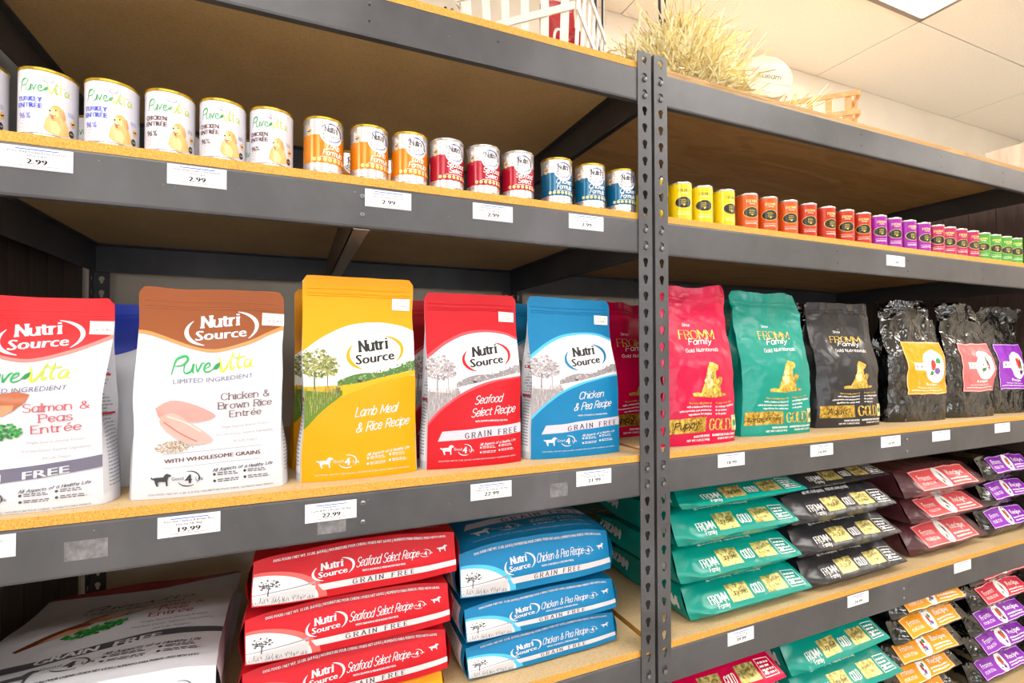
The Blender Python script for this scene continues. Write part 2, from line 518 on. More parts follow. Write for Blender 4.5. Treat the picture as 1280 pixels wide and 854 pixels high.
def clip_half(P, ax, c, keep_less):
    out = []; n = len(P)
    for k in range(n):
        a, b = P[k], P[(k + 1) % n]
        ia = (a[ax] <= c) if keep_less else (a[ax] >= c); ib = (b[ax] <= c) if keep_less else (b[ax] >= c)
        if ia: out.append(a)
        if ia != ib:
            t = (c - a[ax]) / (b[ax] - a[ax]); q = [a[0] + (b[0] - a[0]) * t, a[1] + (b[1] - a[1]) * t]; q[ax] = c; out.append(tuple(q))
    return out


def lay(art, surf, name, parent, base=.0004, step=.00025):
    """lays flat artwork on a surface as thin printed film; one mesh, a material per colour"""
    V, N, F, M, mats, cache = [], [], [], [], [], {}
    nu, nv = surf.nu, surf.nv

    def vert(u, v, layer):
        k = (round(u, 5), round(v, 5), layer)
        if k not in cache:
            p, n = surf.at(u, v, base + step * layer); cache[k] = len(V); V.append(tuple(p)); N.append(tuple(n))
        return cache[k]
    for mat, layer, polys in art.items:
        if mat not in mats: mats.append(mat)
        mi = mats.index(mat)
        for P in polys:
            P = [(x / art.W, 1 - y / art.H) for x, y in P]
            P = [P]
            P[0] = P[0]
            mnu, mxu = min(p[0] for p in P[0]), max(p[0] for p in P[0])
            mnv, mxv = min(p[1] for p in P[0]), max(p[1] for p in P[0])
            if mxu < 0 or mnu > 1 or mxv < 0 or mnv > 1: continue
            i0, i1 = int(max(mnu, 0) * nu), int(min(mxu, .99999) * nu); j0, j1 = int(max(mnv, 0) * nv), int(min(mxv, .99999) * nv)
            if i0 == i1 and j0 == j1 and mnu >= 0 and mxu <= 1 and mnv >= 0 and mxv <= 1: cells = [P[0]]
            else:
                cells = []
                for i in range(i0, i1 + 1):
                    A = clip_half(clip_half(P[0], 0, i / nu, False), 0, (i + 1) / nu, True)
                    if len(A) < 3: continue
                    for j in range(j0, j1 + 1):
                        B = clip_half(clip_half(A, 1, j / nv, False), 1, (j + 1) / nv, True)
                        if len(B) >= 3: cells.append(B)
            for c in cells:
                ids = []
                for u, v in c:
                    k = vert(u, v, layer)
                    if k not in ids: ids.append(k)
                if len(ids) < 3: continue
                a = sum(c[i][0] * c[(i + 1) % len(c)][1] - c[(i + 1) % len(c)][0] * c[i][1] for i in range(len(c)))
                if abs(a) < 1e-9: continue
                F.append(tuple(ids if (a > 0) != surf.flip else ids[::-1])); M.append(mi)
    if not F: return None
    me = me_from(name, V, F, mats, M, True)
    me.normals_split_custom_set_from_vertices(N)
    return ob(name, me, parent)


# ------------------------------------------------------------------ bags
def sstep(a, b, x):
    t = min(max((x - a) / (b - a), 0), 1); return t * t * (3 - 2 * t)


def pouch(name, w, h, d, mats, seed, parent, nu=26, nv=36, crumple=.003, ridge=0.0, freq=9, gus=.8, vt=.86, topw=1.0,
          lip=0.0, lean=0.0, nb=8, lipright=.02, lying=False, wave=.003, belly=.0, sideM=0, backgrid=True, sealM=None):
    """flat-bottomed gusset bag: front faces -y, bottom at z = 0.  Returns (front, bottom, left, right) surfaces."""
    rng = random.Random(seed); sv = Vector((rng.uniform(-50, 50), rng.uniform(-50, 50), rng.uniform(-50, 50)))
    ph = rng.uniform(0, 6)

    def dep(v):
        return d * (1 - .98 * sstep(.45, vt, v) ** (.9)) * (.94 + .06 * sstep(0, .08, v) + belly * math.sin(PI * min(v / vt, 1)))

    def wid(v):
        return w * (1 - .025 * math.sin(PI * min(1, v / vt)) + (topw - 1) * sstep(.5, 1, v))

    def disp(p, v, fr=1.0):
        q = p * freq + sv
        n = noise.noise_vector(q) + noise.noise_vector(q * 2.3) * .45
        o = n * crumple
        if ridge:
            a = 1 - abs(noise.noise(q * 1.3)) * 2.2; b2 = 1 - abs(noise.noise(q * 2.9 + Vector((9, 3, 1)))) * 2.2
            o += Vector((0, -1, 0)) * ridge * (a * a * .6 + b2 * b2 * .35) * (1 if p.y < 0 else -.6)
        if not lying and (ridge or crumple > .003): o *= 1 + 1.3 * sstep(.82, .93, v)
        m = min(1, v * 9) if not lying else 1.0
        if lying and p.y > 0: o.y *= .15
        o *= (.35 + .65 * m)
        if not lying: o.z *= m
        return o * fr

    def fpt(u, v, side):                                   # side -1 front, +1 back
        D, W = dep(v), wid(v); x = (u - .5) * W
        e = abs(2 * u - 1); pil = .72 + .28 * (1 - e ** 3)
        if lying and side > 0: pil = .9 + .1 * (1 - e ** 4)
        y = side * D / 2 * pil
        z = v * h
        if v > vt: y += wave * math.sin(u * 7 + ph) * (v - vt) / (1 - vt)
        if v > .955:
            rr = .012; ex = max(0, (abs(x) - (W / 2 - rr)) / rr); z -= rr * (1 - math.sqrt(max(0, 1 - ex * ex))) * (v - .955) / .045
        z += lean * (.5 - side * .5 * pil) * (1 - v) ** 3
        return Vector((x, y, z))
    rows = [(j / nv) for j in range(nv + 1)]
    Fg = [[fpt(i / nu, v, -1) for i in range(nu + 1)] for v in rows]
    Bg = [[fpt(i / nu, v, 1) for i in range(nu + 1)] for v in rows]
    ns = 4

    def side(sgn):
        G = []
        for j, v in enumerate(rows):
            a = Fg[j][nu if sgn > 0 else 0]; b = Bg[j][nu if sgn > 0 else 0]
            g = gus * (.08 * d + .42 * d * sstep(.1, vt, v)) * (1 - sstep(vt - .04, vt, v) * .9)
            row = []
            for k in range(ns + 1):
                t = k / ns; p = a.lerp(b, t); fold = 1 - abs(2 * t - 1)
                bul = math.sin(PI * t) * d * .10 * (1 - sstep(.15, .5, v))
                p = p + Vector((-sgn * g * fold * sstep(.12, .6, v) + sgn * bul, 0, 0)); row.append(p)
            G.append(row)
        return G
    Lg, Rg = side(-1), side(1)
    # bottom: t 0 at back edge ... 1 at front edge
    Bot = []
    for k in range(nb + 1):
        t = k / nb; row = []
        for i in range(nu + 1):
            u = i / nu; p = Bg[0][i].lerp(Fg[0][i], t)
            if lip:
                tri = (t / .3) if t < .3 else (1 - (t - .3) / .7)
                e = sstep(0, .14, u)
                p.z -= lip * tri * (.15 + .85 * e)
                p.x += lipright * tri * sstep(.7, 1, u) * 1.0 - lipright * .4 * tri * (1 - e)
            else:
                p.z -= .10 * d * math.sin(PI * t) * (1 - abs(2 * u - 1) ** 4) if lying else 0
            row.append(p)
        Bot.append(row)
    V, Fc, MI = [], [], []
    out = []

    def emit(G, flip, m, isbot=False):
        n = len(V); R2, C2 = len(G), len(G[0]); arr = []
        for j, row in enumerate(G):
            a2 = []
            for p in row:
                v = p.z / h if not isbot else 0
                q = p + disp(p, v if not lying else 1); V.append(q); a2.append(tuple(q))
            arr.append(a2)
        for j in range(R2 - 1):
            for i in range(C2 - 1):
                f = (n + j * C2 + i, n + j * C2 + i + 1, n + (j + 1) * C2 + i + 1, n + (j + 1) * C2 + i)
                Fc.append(f[::-1] if flip else f)
                MI.append(sealM if (sealM is not None and not isbot and (j + .5) / (R2 - 1) > vt + .02) else m)
        s_ = Surf(arr, flip); out.append(s_)
    emit(Fg, False, 0); emit(Bot, False, 0, True); emit(Lg, True, sideM); emit(Rg, False, sideM)
    emit(Bg, True, 0)
    # close the top
    import bmesh
    me = me_from(name, V, Fc, mats, MI, True)
    bm = bmesh.new(); bm.from_mesh(me); bmesh.ops.remove_doubles(bm, verts=bm.verts, dist=1e-5); bm.to_mesh(me); bm.free()
    me.set_sharp_from_angle(angle=math.radians(48))
    o = ob(name, me, parent)
    return o, out


def place(root, **k): pass


# ------------------------------------------------------------------ structure
def structure(name, mb, mats, smooth=False):
    o = mb.build(name, mats, smooth=smooth); o['kind'] = 'structure'; return o


WALLP = flatm('cream_wall_paint', '#e6dccc', .8, nscale=3, amt=.04)
FLOORM = flatm('store_floor', '#b5aca0', .5, nscale=6, amt=.1)
CEILM = flatm('ceiling_tile', '#f4efe6', .85, nscale=120, amt=.06, bmp=.3)
GRIDM = flatm('ceiling_grid', '#8f8478', .6)
ZC = CZ + 1.60
m = MB(); m.box(-5, -5, -.05, 6.2, 1.0, 0); structure('floor', m, FLOORM)
m = MB(); m.box(-5, .97, 0, 6.2, 1.05, ZC + .05); structure('wall_back', m, WALLP)
m = MB(); m.box(5.1, -5, 0, 5.2, .97, ZC + .05); structure('wall_right', m, WALLP)
m = MB(); m.box(-5, -5, ZC + .012, 6.2, 1.0, ZC + .06); ceil = structure('ceiling', m, GRIDM)
tx = [1.417 + 1.37 * k for k in range(-5, 4)]
ty = [.97, .44, -.16, -.76, -1.36, -1.96, -2.56, -3.16, -3.76, -4.36]
PANELS = {(1, 0): 0}
LIGHTS = [(5, 1), (3, 3), (5, 3), (7, 3), (1, 3), (4, 6), (6, 6), (2, 6)]
tile_meshes = {}
for i in range(len(tx) - 1):
    for j in range(len(ty) - 1):
        if (i, j) in LIGHTS: continue
        x0, x1, y1, y0 = tx[i] + .003, min(tx[i + 1], 5.1) - .003, ty[j] - .003, ty[j + 1] + .003
        key = (round(x1 - x0, 3), round(y1 - y0, 3))
        if key not in tile_meshes:
            m = MB(); a, b = (x1 - x0) / 2, (y1 - y0) / 2; m.box(-a, -b, 0, a, b, .012); tile_meshes[key] = m.mesh('ceiling_tile', CEILM)
        ob('ceiling_tile', tile_meshes[key], ceil, ((x0 + x1) / 2, (y0 + y1) / 2, ZC))
# storefront behind the viewer: wall with tall daylight windows
FW = MB(); WX = [-3.2, -1.6, 0.0, 1.6, 3.2]; ww = .42
edges = [-5.0] + [e for x in WX for e in (x - ww, x + ww)] + [5.1]
for k in range(0, len(edges), 2): FW.box(edges[k], -5.1, 0, edges[k + 1], -5.0, ZC)
for x in WX: FW.box(x - ww, -5.1, 0, x + ww, -5.0, .35); FW.box(x - ww, -5.1, 2.65, x + ww, -5.0, ZC)
structure('wall_front', FW, WALLP)
m = MB(); m.box(-5.1, -5, 0, -5, 1.0, ZC); structure('wall_far_left', m, WALLP)
DAY = bpy.data.materials.new('daylight_pane'); DAY.use_nodes = True
b = DAY.node_tree.nodes['Principled BSDF']; b.inputs['Base Color'].default_value = (.8, .8, .8, 1); b.inputs['Roughness'].default_value = .1
b.inputs['Emission Color'].default_value = (.86, .93, 1, 1); b.inputs['Emission Strength'].default_value = WINDOW_E
wfm = MB(); pmn = MB(); pmn.box(-ww, -.012, 0, ww, .0, 2.3); wpm = pmn.mesh('pane', DAY)
for (x0, z0, x1, z1) in ((-ww, 0, -ww + .04, 2.3), (ww - .04, 0, ww, 2.3), (-ww, 0, ww, .04), (-ww, 2.26, ww, 2.3)): wfm.box(x0, -.03, z0, x1, .02, z1)
wfr = wfm.mesh('window', flatm('window_frame_metal', '#4a4a4e', .4))
for k, x in enumerate(WX):
    wo = ob('window_%d' % (k + 1), wfr, None, (x, -5.03, .35)); wo['kind'] = 'structure'; ob('pane', wpm, wo)
# light panels set in the ceiling grid
EM = bpy.data.materials.new('light_diffuser'); EM.use_nodes = True
b = EM.node_tree.nodes['Principled BSDF']; b.inputs['Base Color'].default_value = (.9, .9, .9, 1)
b.inputs['Emission Color'].default_value = (1, .965, .92, 1); b.inputs['Emission Strength'].default_value = PANEL_E
FRM = flatm('light_frame_metal', '#8c8279', .5)
fm = MB(); dm = MB(); a, bb = 1.37 / 2 - .006, .60 / 2 - .004
for (x0, y0, x1, y1) in ((-a, -bb, a, -bb + .022), (-a, bb - .022, a, bb), (-a, -bb, -a + .022, bb), (a - .022, -bb, a, bb)):
    fm.box(x0, y0, -.008, x1, y1, .012)
dm.box(-a + .022, -bb + .022, .0, a - .022, bb - .022, .008)
fme, dme = fm.mesh('frame', FRM), dm.mesh('diffuser', EM)
LBL = {(5, 1): 'white fluorescent ceiling light panel above the right rack'}
for (i, j) in LIGHTS:
    x, y = (tx[i] + tx[i + 1]) / 2, (ty[j] + ty[j + 1]) / 2
    t = empty('ceiling_light', (x, y, ZC), LBL.get((i, j), 'white ceiling light panel over the aisle, outside the view'), 'ceiling light', None if (i, j) in LBL else 'ceiling lights over the aisle')
    ob('frame', fme, t); ob('diffuser', dme, t)

# dark timber partition at the left rack end, plank by plank
DWOOD = wood('dark_timber', '#231816', '#4d3a31', (6, 6, 1), .5, 5)
LITPANEL = flatm('lit_partition_tone', '#7f8590', .45, nscale=9, amt=.25)  # paler grey upper sheet: light on the partition put into its colour
m = MB(); m.box(-.64, -.02, 0, -.61, .97, CZ + 1.0); wl = structure('wall_left', m, DARKSTEEL)
pm = MB(); pm.box(0, -.0485, 0, .012, .0485, CZ + .30, b=0); pme = pm.mesh('plank', DWOOD)
for k in range(9): ob('plank', pme, wl, (-.61, .045 + k * .1, .0), None)
m = MB(); m.box(-.61, 0, CZ + .32, -.603, .93, CZ + 1.0); m.build('lit_upper_part', LITPANEL, wl)

# dark partition at the far end of the right rack, and pale timber panel beyond it
m = MB(); m.box(2.90, .0, 0, 2.93, .97, CZ + .70); wr = structure('trim_1', m, DARKSTEEL)
pm = MB(); pm.box(-.012, -.0485, 0, 0, .0485, CZ + .69); pme = pm.mesh('plank', DWOOD)
for k in range(9): ob('plank', pme, wr, (2.90, .055 + k * .1, 0.0))
PWOOD = wood('pale_timber', '#b59a86', '#d8c4ae', (8, 8, 1), .5, 3)
t = empty('timber_partition', (3.45, .0, 0), 'pale wood grain partition rising beyond the far end of the right rack', 'partition')
for k in range(3):
    m = MB(); m.box(0, -.30 + k * .26 + .002, 0, .03, -.30 + (k + 1) * .26 - .002, CZ + 1.07); m.build('panel', PWOOD, t)

# ------------------------------------------------------------------ shelving racks
LV = [.613, .238, -.352, -.820, -1.352]                       # beam bottoms relative to the eye
BH = .082
PITCH = .0415; Z_HOLE0 = CZ + .713
YB = .875                                                    # rack depth
POST_BOT, POST_TOP = .0, CZ + .736
NH = int((Z_HOLE0 - .03) / PITCH)


def keyhole(n=16):
    """keyhole outline (x,z) about the cell centre: round head, narrower slot below"""
    out = [(.0074 * math.cos(PI * k / 8), .0045 + .0074 * math.sin(PI * k / 8)) for k in range(9)]
    return out + [(-.0064, .0006), (-.0042, -.0035), (-.0040, -.0085), (0, -.0118), (.0040, -.0085), (.0042, -.0035), (.0064, .0006)]


def square(wx, hz, n=16):
    out = []
    for k in range(n):
        a = 2 * PI * k / n; x, z = math.cos(a), math.sin(a); s = max(abs(x), abs(z))
        out.append((wx * x / s, hz * z / s))
    return out


def perforated(mb, w, z0, z1, frame):
    """perforated strip of width w; frame maps (x, depth, z) to the post's own axes"""
    kh, sq = keyhole(), square(w / 2, PITCH / 2)
    zc = Z_HOLE0
    zz = []
    while zc - PITCH / 2 > z0: zz.append(zc); zc -= PITCH
    for c in zz:
        n = len(mb.V)
        for dpt in (0, .0022):
            for x, z in sq: mb.V.append(frame(x, dpt, c + z))
            for x, z in kh: mb.V.append(frame(x, dpt, c + z))
        for k in range(16):
            j = (k + 1) % 16
            mb.F += [(n + k, n + j, n + 16 + j, n + 16 + k), (n + 32 + j, n + 32 + k, n + 48 + k, n + 48 + j), (n + 16 + k, n + 16 + j, n + 48 + j, n + 48 + k)]
            mb.M += [0, 0, 0]
    for a, b2 in ((zz[0] + PITCH / 2, z1), (z0, zz[-1] - PITCH / 2)):
        for d_ in (0, .0022):
            mb.quad([frame(-w / 2, d_, a), frame(w / 2, d_, a), frame(w / 2, d_, b2), frame(-w / 2, d_, b2)])
    for x in (-w / 2, w / 2):
        mb.quad([frame(x, 0, z0), frame(x, .0022, z0), frame(x, .0022, z1), frame(x, 0, z1)])
    mb.quad([frame(-w / 2, 0, z1), frame(w / 2, 0, z1), frame(w / 2, .0022, z1), frame(-w / 2, .0022, z1)])


def post(parent, x0, x1, yface, side, sy):
    """L-shaped upright: perforated face x0..x1 at yface, plain flange at the 'side' x going into the rack (sy = +1)"""
    mb = MB(); cx = (x0 + x1) / 2
    perforated(mb, x1 - x0, POST_BOT, POST_TOP, lambda x, d_, z: (cx + x, yface + sy * d_, z))
    xs = x1 if side > 0 else x0
    perforated(mb, .036, POST_BOT, POST_TOP, lambda x, d_, z: (xs - side * d_, yface + sy * (.0185 + x), z))
    o = mb.build('post', STEEL, parent)
    return o


rv = MB(); rv.lathe([(0, -.0052), (.0035, -.005), (.0056, -.0038), (.0062, -.002), (.0062, 0), (.0035, 0), (.0035, .006)], 14)
rvm = rv.mesh('rivet', RIVET, True)
sw = MB(); sw.lathe([(.0, -.003), (.003, -.0028), (.0046, -.0015), (.005, 0), (.0, 0)], 12)
for a in (0, PI / 2):
    c_, s_ = math.cos(a), math.sin(a)
    sw.quad([(-.003 * c_ - .0006 * s_, -.003 * s_ + .0006 * c_, -.0031), (.003 * c_ - .0006 * s_, .003 * s_ + .0006 * c_, -.0031), (.003 * c_ + .0006 * s_, .003 * s_ - .0006 * c_, -.0031), (-.003 * c_ + .0006 * s_, -.003 * s_ - .0006 * c_, -.0031)], 1)
swm = sw.mesh('screw', [SCREW, DARKSTEEL], True)
hm = MB(); hm.lathe([(0, -.0004), (.0022, -.0004), (.0022, 0)], 10); hom = hm.mesh('bolt_hole', flatm('hole_dark', '#0c0c0d', .9))


def rivets(post_o, xc, y, levels):
    for z0 in levels:
        zc = Z_HOLE0
        while zc > CZ + z0:
            if zc < CZ + z0 + BH - .006:
                ob('rivet', rvm, post_o, (xc, y, zc - .0045), (-PI / 2, 0, 0))
            zc -= PITCH


def beam_mesh(x0, x1):
    t = .0025; pr = [(0, .004), (.0015, 0), (.016, 0), (.016, t), (.0035, t), (.0028, .004), (.0028, BH - .005), (.004, BH - t), (.034, BH - t), (.034, BH), (.0035, BH), (.0010, BH - .0012), (0, BH - .004)]
    mb = MB(); mb.prism_x(pr, x0, x1); return mb


def rack(label, xL, xR, pw, plyA, ties, screws):
    t = empty('shelving_rack', ((xL + xR) / 2, YB / 2, 0), label, 'shelving rack')
    ox, oy = t.location.x, t.location.y

    def P(o): o.location.x -= ox; o.location.y -= oy; return o
    for (a, b2, s) in ((xL, xL + pw, -1), (xR - pw, xR, 1)):
        p = P(post(t, a, b2, -.003, s, 1)); rivets(p, (a + b2) / 2, -.003, LV)
        P(post(t, a, b2, YB + .003, s, -1))
    bx0, bx1 = xL + .004, xR - .004
    bme = beam_mesh(bx0, bx1).mesh('beam', STEEL)
    for li, z0 in enumerate(LV):
        bm_ = P(ob('beam', bme, t, (0, 0, CZ + z0)))
        for (x, dz) in screws.get(li, []):
            ob('screw', swm, bm_, (x, 0, dz), (-PI / 2, 0, 0))
        for (x, dz) in screws.get(('h', li), []):
            ob('bolt_hole', hom, bm_, (x, 0, dz), (-PI / 2, 0, 0))
        bk = ob('back_beam', bme, t, (2 * ((xL + xR) / 2) - ox, YB - oy, CZ + z0), (0, 0, PI))
        for x, s in ((xL + .004, 1), (xR - .004, -1)):
            mb = MB(); mb.box(min(x, x + s * .003), .003, 0, max(x, x + s * .003), YB - .003, BH - .001)
            mb.box(min(x, x + s * .02), .036, BH - .004, max(x, x + s * .02), YB - .036, BH - .001)
            P(mb.build('side_beam', STEEL, t, loc=(0, 0, CZ + z0)))
        for x in (ties if li == 1 else []):
            mb = MB()
            mb.box(x, .005, -.004, x + .032, YB - .005, -.0015)
            mb.box(x, .005, -.004, x + .0025, YB - .005, BH - .004)
            P(mb.build('cross_tie', flatm('tie_metal', '#77695c', .4, .3) if 'tie_metal' not in bpy.data.materials else bpy.data.materials['tie_metal'], t, loc=(0, 0, CZ + z0)))
        mb = MB(); z = BH + .0005; x0, x1 = xL + .004, xR - .004
        if plyA and li == 0:                                   # plywood sheet: plies show on the edge
            for k in range(4):
                mb.box(x0, .004 + (k % 2) * .0006, z + k * .004, x1, YB - .004, z + k * .004 + .004, 0)
            P(mb.build('shelf_board', [PLY], t, loc=(0, 0, CZ + z0)))
        else:
            yy0, yy1 = .003, YB - .004; zt = z + .0162
            mb.quad([(x0, yy0, z), (x1, yy0, z), (x1, yy0, zt), (x0, yy0, zt)], 0)
            mb.quad([(x0, yy0, zt), (x1, yy0, zt), (x1, yy1, zt), (x0, yy1, zt)], 1)
            mb.quad([(x0, yy1, z), (x1, yy1, z), (x1, yy0, z), (x0, yy0, z)], 1)
            mb.quad([(x0, yy1, zt), (x1, yy1, zt), (x1, yy1, z), (x0, yy1, z)], 0)
            mb.quad([(x0, yy0, z), (x0, yy0, zt), (x0, yy1, zt), (x0, yy1, z)], 0)
            mb.quad([(x1, yy0, zt), (x1, yy0, z), (x1, yy1, z), (x1, yy1, zt)], 0)
            P(mb.build('shelf_board', [BOARD_E, PLY if plyA and li == 1 else BOARD_F], t, loc=(0, 0, CZ + z0)))
    return t


rack('dark grey steel rack at left holding white, orange, red and blue goods', -.555, .807, .0405, False, [.100],
     {1: [(.118, .060), (.118, .025)], 2: [(.121, .062), (.121, .026)], ('h', 0): [(.13, .062), (.13, .03), (.40, .055)]})
rack('dark grey steel rack at right holding teal, pink and black bags', .8155, 2.80, .0405, True, [],
     {2: [(1.83, .060), (1.83, .022)], 3: [(1.80, .052), (1.80, .022)], ('h', 0): [(1.62, .06), (1.62, .025), (2.05, .055), (2.05, .02), (2.45, .055), (2.45, .02)],
      ('h', 1): [(1.50, .06), (1.50, .025), (1.85, .055), (1.85, .02), (2.30, .055), (2.30, .02)]})
BT = lambda i: CZ + LV[i] + BH + .0167                          # board top of a level

# pale tape residue left on the beams where tags were peeled off
TAPE = flatm('tape_residue', '#6c6a6d', .55, nscale=60, amt=.5)
for n_, (x, z, w_, h_) in enumerate(((-.300, -.312, .055, .030), (.065, -.325, .050, .028), (.545, -.312, .045, .030))):
    m = MB(); m.box(-w_ / 2, -.0004, -h_ / 2, w_ / 2, 0, h_ / 2)
    rk = [o for o in bpy.data.objects if o.name.startswith('shelving_rack')][0]
    o = m.build('tape_residue', TAPE, rk, loc=(x - rk.location.x, -rk.location.y, CZ + z)); o['label'] = 'pale peeled tape mark'

# ------------------------------------------------------------------ price tags
K = {}


def col(c):
    if c not in K: K[c] = film(c, 'label')
    return K[c]


def price_tag(x0, x1, zc, lines, price, label, hh=.0315):
    wd = x1 - x0
    t = empty('price_tag', ((x0 + x1) / 2, -.0008, CZ + zc), label, 'price tag', None)
    mb = MB(); mb.box(-wd / 2, -.0016, -hh / 2, wd / 2, 0, hh / 2); mb.build('card', CARD, t)
    mb = MB(); mb.box(-wd / 2 - .0012, -.0004, -hh / 2 - .0015, wd / 2 + .0012, .0004, hh / 2 + .0012); mb.build('sleeve', CARDCLEAR, t)
    G = [[(-wd / 2 + wd * i / 4, -.0016, -hh / 2 + hh * j / 2) for i in range(5)] for j in range(3)]
    A = Art(86, 31.5)
    A.rect(col('#3f64c8'), 0, 17, 2.2, 70, 3.9); A.rect(col('#f0764c'), 0, 17, 27.4, 70, 28.4)
    for k, l in enumerate(lines): A.text(col('#2c2c3a'), 0, l, 43, 8.8 + 5.4 * k, 3.6, min(70, 2.6 * len(l)), bold=.08)
    A.text(col('#14141c'), 0, price, 43, 25.4, 8.2, 25 if len(price) == 4 else 31, bold=.14)
    lay(A, Surf(G), 'printed_price', t, .0002, .0001)


PT = [
 (-.409, -.324, .298, ['Pure Vita Grain Free Entr\u00e9e', '13oz Cans'], '2.99', 'white 2.99 price tag under the leftmost white cans'),
 (-.197, -.112, .299, ['Pure Vita Grain Free Entr\u00e9e', '13oz Cans'], '2.99', 'white 2.99 price tag under the middle of the white cans'),
 (.124, .211, .297, ['NutriSource Grain Free', 'Select Formula 13oz Cans'], '2.99', 'white 2.99 price tag beside a screw, under the orange cans'),
 (.343, .432, .295, ['NutriSource Grain Free', 'Select Formula 13oz Cans'], '2.99', 'white 2.99 price tag under the red cans'),
 (.574, .665, .297, ['NutriSource Grain Free', 'Select Formula 13oz Cans'], '2.99', 'white 2.99 price tag under the blue cans'),
 (1.736, 1.83, .288, [], '3.49', 'small white tag under the magenta and purple slim cans'),
 (-.475, -.386, -.291, ['Pure Vita Salmon & Peas', 'Entr\u00e9e 5lb Bag'], '21.99', 'white price tag cut by the left picture edge'),
 (-.205, -.117, -.292, ['Pure Vita Chicken & Brown Rice', 'Entr\u00e9e 5lb Bag'], '19.99', 'white 19.99 price tag below the brown topped bag'),
 (.02, .108, -.298, ['NutriSource', 'Lamb & Rice Recipe 5lb Bag'], '22.99', 'white 22.99 price tag below the yellow bag'),
 (.338, .428, -.295, ['NutriSource Grain Free', 'Seafood Select Recipe 5lb Bag'], '22.99', 'white 22.99 price tag below the standing red bag'),
 (.591, .683, -.293, ['NutriSource Gr. Fr. Chicken', '& Pea Recipe 5lb Bag'], '21.99', 'white 21.99 price tag below the standing blue bag'),
 (1.017, 1.109, -.29, ['Fromm Gold', 'Puppy 5lb'], '18.99', 'white 18.99 price tag below the standing pink bag'),
 (1.37, 1.465, -.292, ['Fromm Gold', 'Large Breed 5lb'], '14.99', 'white 14.99 price tag below the standing teal bag'),
 (1.695, 1.791, -.291, ['Fromm Gold Adult'], '14.99', 'white price tag below the standing matte black bag'),
 (1.969, 2.069, -.292, [], '', 'blank white tag below the black bag with orange label'),
 (2.359, 2.46, -.289, [], '', 'blank white tag below the black bag with coral label'),
 (1.045, 1.136, -.758, ['Fromm Gold', 'Large Breed 15lb'], '39.99', 'white price tag below the teal stack'),
 (1.524, 1.619, -.755, ['Fromm Gold'], '34.99', 'white price tag below the stack of matte black bags'),
 (2.083, 2.183, -.752, [], '', 'blank white tag below the maroon stack'),
 (2.603, 2.71, -.754, [], '', 'blank white tag below the black and purple stack at right picture edge'),
]
for a in PT: price_tag(*a)

# ------------------------------------------------------------------ shared artwork pieces
DOG = [(0, 3), (1, 4.2), (3, 3.6), (9, 3.4), (10.5, 1.2), (12, .4), (14, 1.2), (15.6, 2), (15.2, 3), (13.2, 3.4), (12.6, 5.5), (12.4, 7), (12.6, 11), (11.2, 11), (11, 7.6), (6, 7.2), (4.6, 8), (5.2, 11), (3.8, 11), (2.6, 8), (2.2, 6), (1, 5.4), (-1, 4.2)]


def dog_icon(A, mat, L, x, y, s, flip=False):
    A.poly(mat, L, [((x + (15.6 - px if flip else px) * s), y + py * s) for px, py in DOG])


def tiny_lines(A, mat, L, x0, x1, y, n, dy, h=.8, seed=1):
    """lines of print too small to read"""
    r = random.Random(seed)
    for k in range(n):
        x = x0; e = x1 - r.random() * (x1 - x0) * .25
        while x < e:
            wl = r.uniform(1.2, 4.2); A.rect(mat, L, x, y + k * dy, min(x + wl, e), y + k * dy + h); x += wl + .7


def nutri_logo(A, ink, swoosh, cx, cy, s, L=5, slope=-.10, ink2=None):
    A.strokes(ink, L, 'Nutri', cx - 1 * s, cy - 1.4 * s, 8.4 * s, 25 * s, .29, .5, True, 0, slope)
    A.text(ink2 or ink, L, 'Source', cx, cy + 8.6 * s, 8.0 * s, 35 * s, slope=slope, bold=.11)
    A.arc(swoosh, L, cx - 2 * s, cy + 1 * s, 22.5 * s, 13 * s, 138, 240, 3.2 * s, .5 * s, tilt=.15)
    A.arc(swoosh, L, cx + 2 * s, cy + 1 * s, 24 * s, 13.5 * s, 62, -48, 3.2 * s, .5 * s, tilt=.15)


